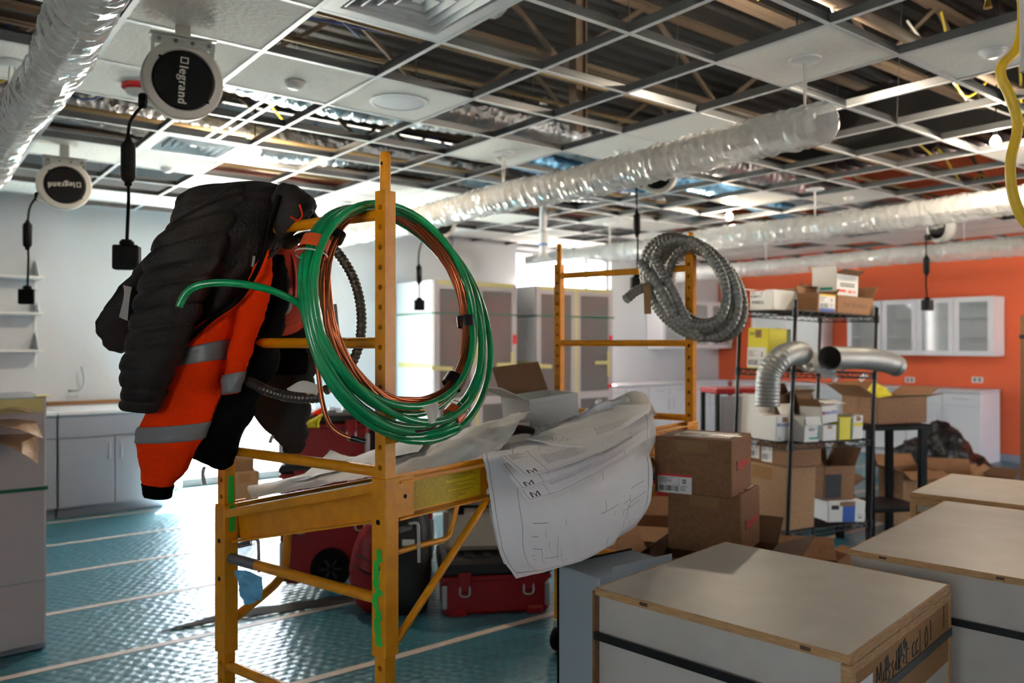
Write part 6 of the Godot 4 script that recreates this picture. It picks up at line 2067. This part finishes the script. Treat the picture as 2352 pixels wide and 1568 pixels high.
func tool_boxes():
	tool_box("large red rolling tool box with a black wheel behind the scaffold", gd(-1.22, 5.35), 14, Vector3(0.66, 0.56, 0.46), 2, 0.16, true)
	tool_box("middle red tool box of the stack on the rolling one", gd(-1.24, 5.36, 0.572), 12, Vector3(0.6, 0.22, 0.42), 2, 0.28)
	tool_box("top red tool box of the stack, below the hanging jackets", gd(-1.26, 5.38, 0.802), 13, Vector3(0.6, 0.32, 0.42), 2, 0.24)
	tool_box("low wide red tool box with black lid on the floor under the platform", gd(-0.12, 4.85), 8, Vector3(0.66, 0.32, 0.46), 2, 0.3)
	tool_box("dark tool box with a red rim far behind the coil", gd(-0.86, 5.9), 10, Vector3(0.56, 0.55, 0.4), 2, 0.3)
	tool_box("black-lidded tool box stacked on the dark one behind the coil", gd(-0.85, 5.9, 0.562), 12, Vector3(0.56, 0.42, 0.4), 2, 0.6)
	tool_box("red tool box behind the scaffold's far legs", gd(0.95, 5.6), 5, Vector3(0.5, 0.4, 0.4), 2, 0.25)
	tool_box("smaller red tool box on the one behind the scaffold's far legs", gd(0.97, 5.6, 0.412), 9, Vector3(0.46, 0.3, 0.38), 2, 0.25)
	# tan cooler on the low tool box
	var c := thing("cooler_box", "tan hard cooler box standing on the low red tool box", "cooler", gd(-0.22, 4.9, 0.336), 6)
	bx("body", Vector3(0, 0.13, 0), Vector3(0.4, 0.26, 0.3), "cooler_tan", c, 0.03)
	bx("lid", Vector3(0, 0.31, 0), Vector3(0.42, 0.09, 0.32), "cooler_tan", c, 0.03)
	bx("seal", Vector3(0, 0.263, 0), Vector3(0.39, 0.012, 0.29), "black_rubber", c)
	for x in [-0.1, 0.1]:
		bx("latch", Vector3(x, 0.26, 0.155), Vector3(0.04, 0.08, 0.02), "black_rubber", c, 0.006)
	# red and black backpack bag
	var b := Node3D.new()
	b.name = numbered("tool_bag")
	add_child(b)
	tag(b, "red tool bag with two black straps leaning behind the near post", "bag")
	lf("bag", [ring(862, 1196, 4.72, 0, 14, 0.06), ring(850, 1230, 4.72, 0, 28, 0.1), ring(842, 1290, 4.72, 0, 34, 0.13), ring(842, 1340, 4.72, 0, 34, 0.13), ring(850, 1380, 4.72, 0, 26, 0.1), ring(855, 1399, 4.72, 0, 16, 0.06)], "tool_red", b, 26, 30, 2.8, 0.0, 0.0, 0.012, 6.0)
	for y in [1282, 1312]:
		lf("strap", [ring(818, y - 10, 4.59, -24, 6, 0.01), ring(836, y, 4.57, -24, 6, 0.012), ring(862, y + 12, 4.59, -24, 6, 0.01)], "tool_black", b, 10, 12, 2.2)
	b = Node3D.new()
	b.name = numbered("tool_bag")
	add_child(b)
	tag(b, "black tool bag with a small white tag beside the near post", "bag")
	lf("bag", [ring(930, 1165, 4.74, 0, 40, 0.08), ring(930, 1200, 4.74, 0, 58, 0.13), ring(930, 1280, 4.74, 0, 60, 0.15), ring(930, 1360, 4.74, 0, 58, 0.15), ring(930, 1397, 4.74, 0, 50, 0.12)], "tool_black", b, 26, 24, 3.0, 0.0, 0.0, 0.01, 6.0)
	bx("white_tag", at(938, 1246, 4.57), Vector3(0.07, 0.035, 0.004), "carton_white", b, 0.0, Basis(Vector3.UP, deg_to_rad(-YAW)))
	# hi-vis gloves on the top tool box
	for e in [[725, 945, 5.2, "hi_vis", "orange work glove lying on the top red tool box"], [722, 962, 5.12, "carton_yellow", "yellow-green work glove hanging over the top red tool box"]]:
		var g := Node3D.new()
		g.name = numbered("work_glove")
		add_child(g)
		tag(g, e[3 + 1], "glove")
		lf("palm", [ring(e[0] + 18, e[1] - 8, e[2], 50, 8, 0.03), ring(e[0] + 6, e[1], e[2], 50, 14, 0.04), ring(e[0] - 4, e[1] + 6, e[2], 50, 15, 0.035)], e[3], g, 14, 10, 2.4)
		for k in 4:
			tb("finger", [at(e[0] - 6 + k * 6, e[1] + 4 - k * 3, e[2]), at(e[0] - 14 + k * 7, e[1] + 12 - k, e[2] - 0.02), at(e[0] - 15 + k * 8, e[1] + 20, e[2] - 0.03)], 0.012, e[3], g, 8, 0.01)
	# small items on the floor near the window
	var o := carton("small brown carton on the floor before the window, seen past the left post", gd(-2.5, 7.4), 30, Vector3(0.26, 0.4, 0.26), "cardboard_pale")
	o = carton("smaller carton with a printed side on top of the one by the window", gd(-2.5, 7.4, 0.403), 18, Vector3(0.22, 0.13, 0.22), "cardboard")
	sticker(o, Vector3(0.22, 0.13, 0.22), "right", 0.0, 0.0, 0.14, 0.08, "label_plain")
	o = thing("tape_roll", "white tape roll lying on the small carton by the window", "tape", gd(-2.47, 7.4, 0.537), 0)
	lt("roll", [Vector2(0.04, 0.0), Vector2(0.09, 0.0), Vector2(0.09, 0.06), Vector2(0.04, 0.06), Vector2(0.04, 0.0)], "paper", o, 26)
	# long grey strip on the floor
	var s := nst()
	sheet(s, [[at(372, 1458, 4.35) * Vector3(1, 0, 1) + Vector3(0, 0.006, 0), at(520, 1432, 4.5) * Vector3(1, 0, 1) + Vector3(0, 0.02, 0), at(700, 1398, 4.7) * Vector3(1, 0, 1) + Vector3(0, 0.012, 0), at(880, 1368, 4.95) * Vector3(1, 0, 1) + Vector3(0, 0.006, 0)], [at(420, 1445, 4.45) * Vector3(1, 0, 1) + Vector3(0, 0.006, 0), at(540, 1412, 4.64) * Vector3(1, 0, 1) + Vector3(0, 0.02, 0), at(700, 1380, 4.84) * Vector3(1, 0, 1) + Vector3(0, 0.012, 0), at(880, 1352, 5.1) * Vector3(1, 0, 1) + Vector3(0, 0.006, 0)]], 30, 6, 0.004, 0.004, 4.0)
	tag(obj("rubber_strip", s, "gypsum_strip"), "long dark grey strip lying across the blue floor under the scaffold", "strip")

# ---------- clutter on the right, behind ----------
func clutter():
	# black stand with an open carton, beyond the rack
	var st := thing("work_stand", "black folding stand carrying the big open carton right of the rack", "stand", gd(2.9, 6.3), 10)
	bx("top", Vector3(0, 0.93, 0), Vector3(0.55, 0.04, 0.5), "black_plastic", st, 0.006)
	for x in [-0.22, 0.22]:
		for z in [-0.2, 0.2]:
			bx("leg", Vector3(x, 0.455, z), Vector3(0.06, 0.91, 0.04), "black_plastic", st, 0.004)
	bx("shelf", Vector3(0, 0.3, 0), Vector3(0.5, 0.03, 0.44), "black_plastic", st)
	var c := carton("big torn open carton on the black stand right of the rack", gd(2.93, 6.3, 0.955), 22, Vector3(0.5, 0.2, 0.36), "cardboard", true, [["left", 30, 0.2], ["front", 12, 0.16, "cardboard_pale"], ["right", 25, 0.16], ["back", 40, 0.16]])
	var y := thing("yellow_bag", "crumpled yellow bag inside the big torn carton", "bag", gd(2.85, 6.25, 0.96), 0)
	var s := nst()
	var rows := []
	for j in 7:
		var line := []
		for i in 11:
			var a := TAU * i / 10.0
			var t := PI * 0.5 * j / 6.0
			line.append(Vector3(cos(a) * cos(t) * 0.14, 0.26 * sin(t), sin(a) * cos(t) * 0.11) * (1.0 + 0.4 * fn.get_noise_3d(cos(a) * 60, t * 40, sin(a) * 60)))
		rows.append(line)
	sheet(s, rows, 24, 14, 0.003, 0.03, 8.0)
	obj("bag", s, "carton_yellow", y)
	tag(tb("work_light_tube", [at(1975, 872, 6.1), at(1990, 860, 6.1)], 0.02, "metal_white", self, 10), "short white tube lying on the big torn carton", "tube")
	# black tarp heap
	var tarp := thing("black_tarp", "heap of shiny black plastic sheeting before the orange wall cabinets", "tarp", Vector3.ZERO, YAW)
	var base := [[[2040, 1058], [2100, 1020], [2130, 1005], [2175, 975], [2225, 1020], [2268, 1062]]]
	var r := []
	for j in 6:
		var line := []
		for i in 6:
			var px: float = base[0][i][0]
			var top: float = base[0][i][1]
			var d := lerpf(8.8, 9.8, j / 5.0)
			var hh: float = (EYE - (top - 788.2) / F * 9.2) * sin(PI * (j + 0.4) / 5.8)
			if j == 0:
				hh = 0.02
			line.append(gd((px - 1176.0) / F * 9.2, d, maxf(0.02, hh)))
		r.append(line)
	s = nst()
	sheet(s, r, 40, 34, 0.003, 0.1, 2.0)
	obj("sheeting", s, "tarp", tarp)
	# open cartons on the floor
	var list := [
		["open brown carton on the floor before the black tarp, largest", 2090, 8.0, 0.45, 0.32, 0.36, 12, "cardboard"],
		["open brown carton on the floor right of the black tarp", 2190, 8.0, 0.36, 0.28, 0.3, -20, "cardboard_pale"],
		["flattened brown carton on the floor right of the rack", 2075, 7.1, 0.5, 0.1, 0.34, 5, "cardboard_pale"],
		["open brown carton under the rack's right side, far back", 1890, 7.0, 0.4, 0.34, 0.3, -8, "cardboard_dark"],
		["brown carton on the floor left of the rack, behind the stack", 1735, 6.6, 0.4, 0.62, 0.36, 6, "cardboard"],
		["open brown carton behind the draped drawings, near the far frame", 1470, 4.2, 0.42, 0.4, 0.36, 30, "cardboard_dark"],
		["brown carton with a white label leaning behind the grey enclosure", 1500, 5.0, 0.44, 0.46, 0.34, -14, "cardboard"],
		["small brown carton on the floor behind the scaffold's far legs", 1660, 5.0, 0.32, 0.3, 0.3, 18, "cardboard_pale"],
		["brown carton low behind the nearest white cabinet", 1830, 4.3, 0.5, 0.36, 0.4, -10, "cardboard_dark"],
		["grey-brown carton by the tarp, at the feet of the orange wall", 2270, 8.1, 0.4, 0.2, 0.3, 30, "cardboard_dark"],
		["brown carton stacked behind the rack's left post", 1760, 8.2, 0.42, 0.8, 0.36, 0, "cardboard_pale"]]
	for e in list:
		var p := gd((e[1] - 1176.0) / F * e[2], e[2])
		var big: bool = e[4] > 0.15
		var k := carton(e[0], p, e[6], Vector3(e[3], e[4], e[5]), e[7], big, [["left", 20, 0.14], ["right", 35, 0.14], ["front", -25, 0.14], ["back", 50, 0.14, "cardboard"]] if big else [])
	# white label on the leaning one
	# cart with a grey panel beyond the far frame
	var ct := thing("tool_cart", "red-topped cart with a grey panel beyond the scaffold's far frame", "cart", gd(2.05, 7.2), 8)
	bx("top_frame", Vector3(0, 1.15, 0), Vector3(0.6, 0.05, 0.4), "tool_red", ct, 0.01)
	bx("grey_panel", Vector3(0, 0.86, 0.18), Vector3(0.5, 0.5, 0.02), "cabinet_grey", ct, 0.004)
	for x in [-0.28, 0.28]:
		bx("upright", Vector3(x, 0.6, 0.17), Vector3(0.04, 1.05, 0.04), "tool_black", ct, 0.006)
		bx("upright", Vector3(x, 0.6, -0.17), Vector3(0.04, 1.05, 0.04), "tool_black", ct, 0.006)
	bx("tray", Vector3(0, 0.5, 0), Vector3(0.6, 0.08, 0.42), "tool_black", ct, 0.01)
	bx("tray", Vector3(0, 0.12, 0), Vector3(0.6, 0.1, 0.42), "tool_black", ct, 0.01)
	for x in [-0.25, 0.25]:
		lt("wheel", [Vector2(0.0, -0.02), Vector2(0.05, -0.018), Vector2(0.05, 0.018), Vector2(0, 0.02)], "black_rubber", ct, 16, Transform3D(Basis(Vector3.RIGHT, PI / 2), Vector3(x, 0.05, 0.18)))

func _ready():
	setting_out()
	materials()
	shell()
	suspended()
	plenum()
	ceiling_devices()
	pendants()
	reels()
	cabinets()
	scaffold()
	coils()
	jackets()
	papers()
	boxes()
	rack()
	laminates()
	tool_boxes()
	clutter()
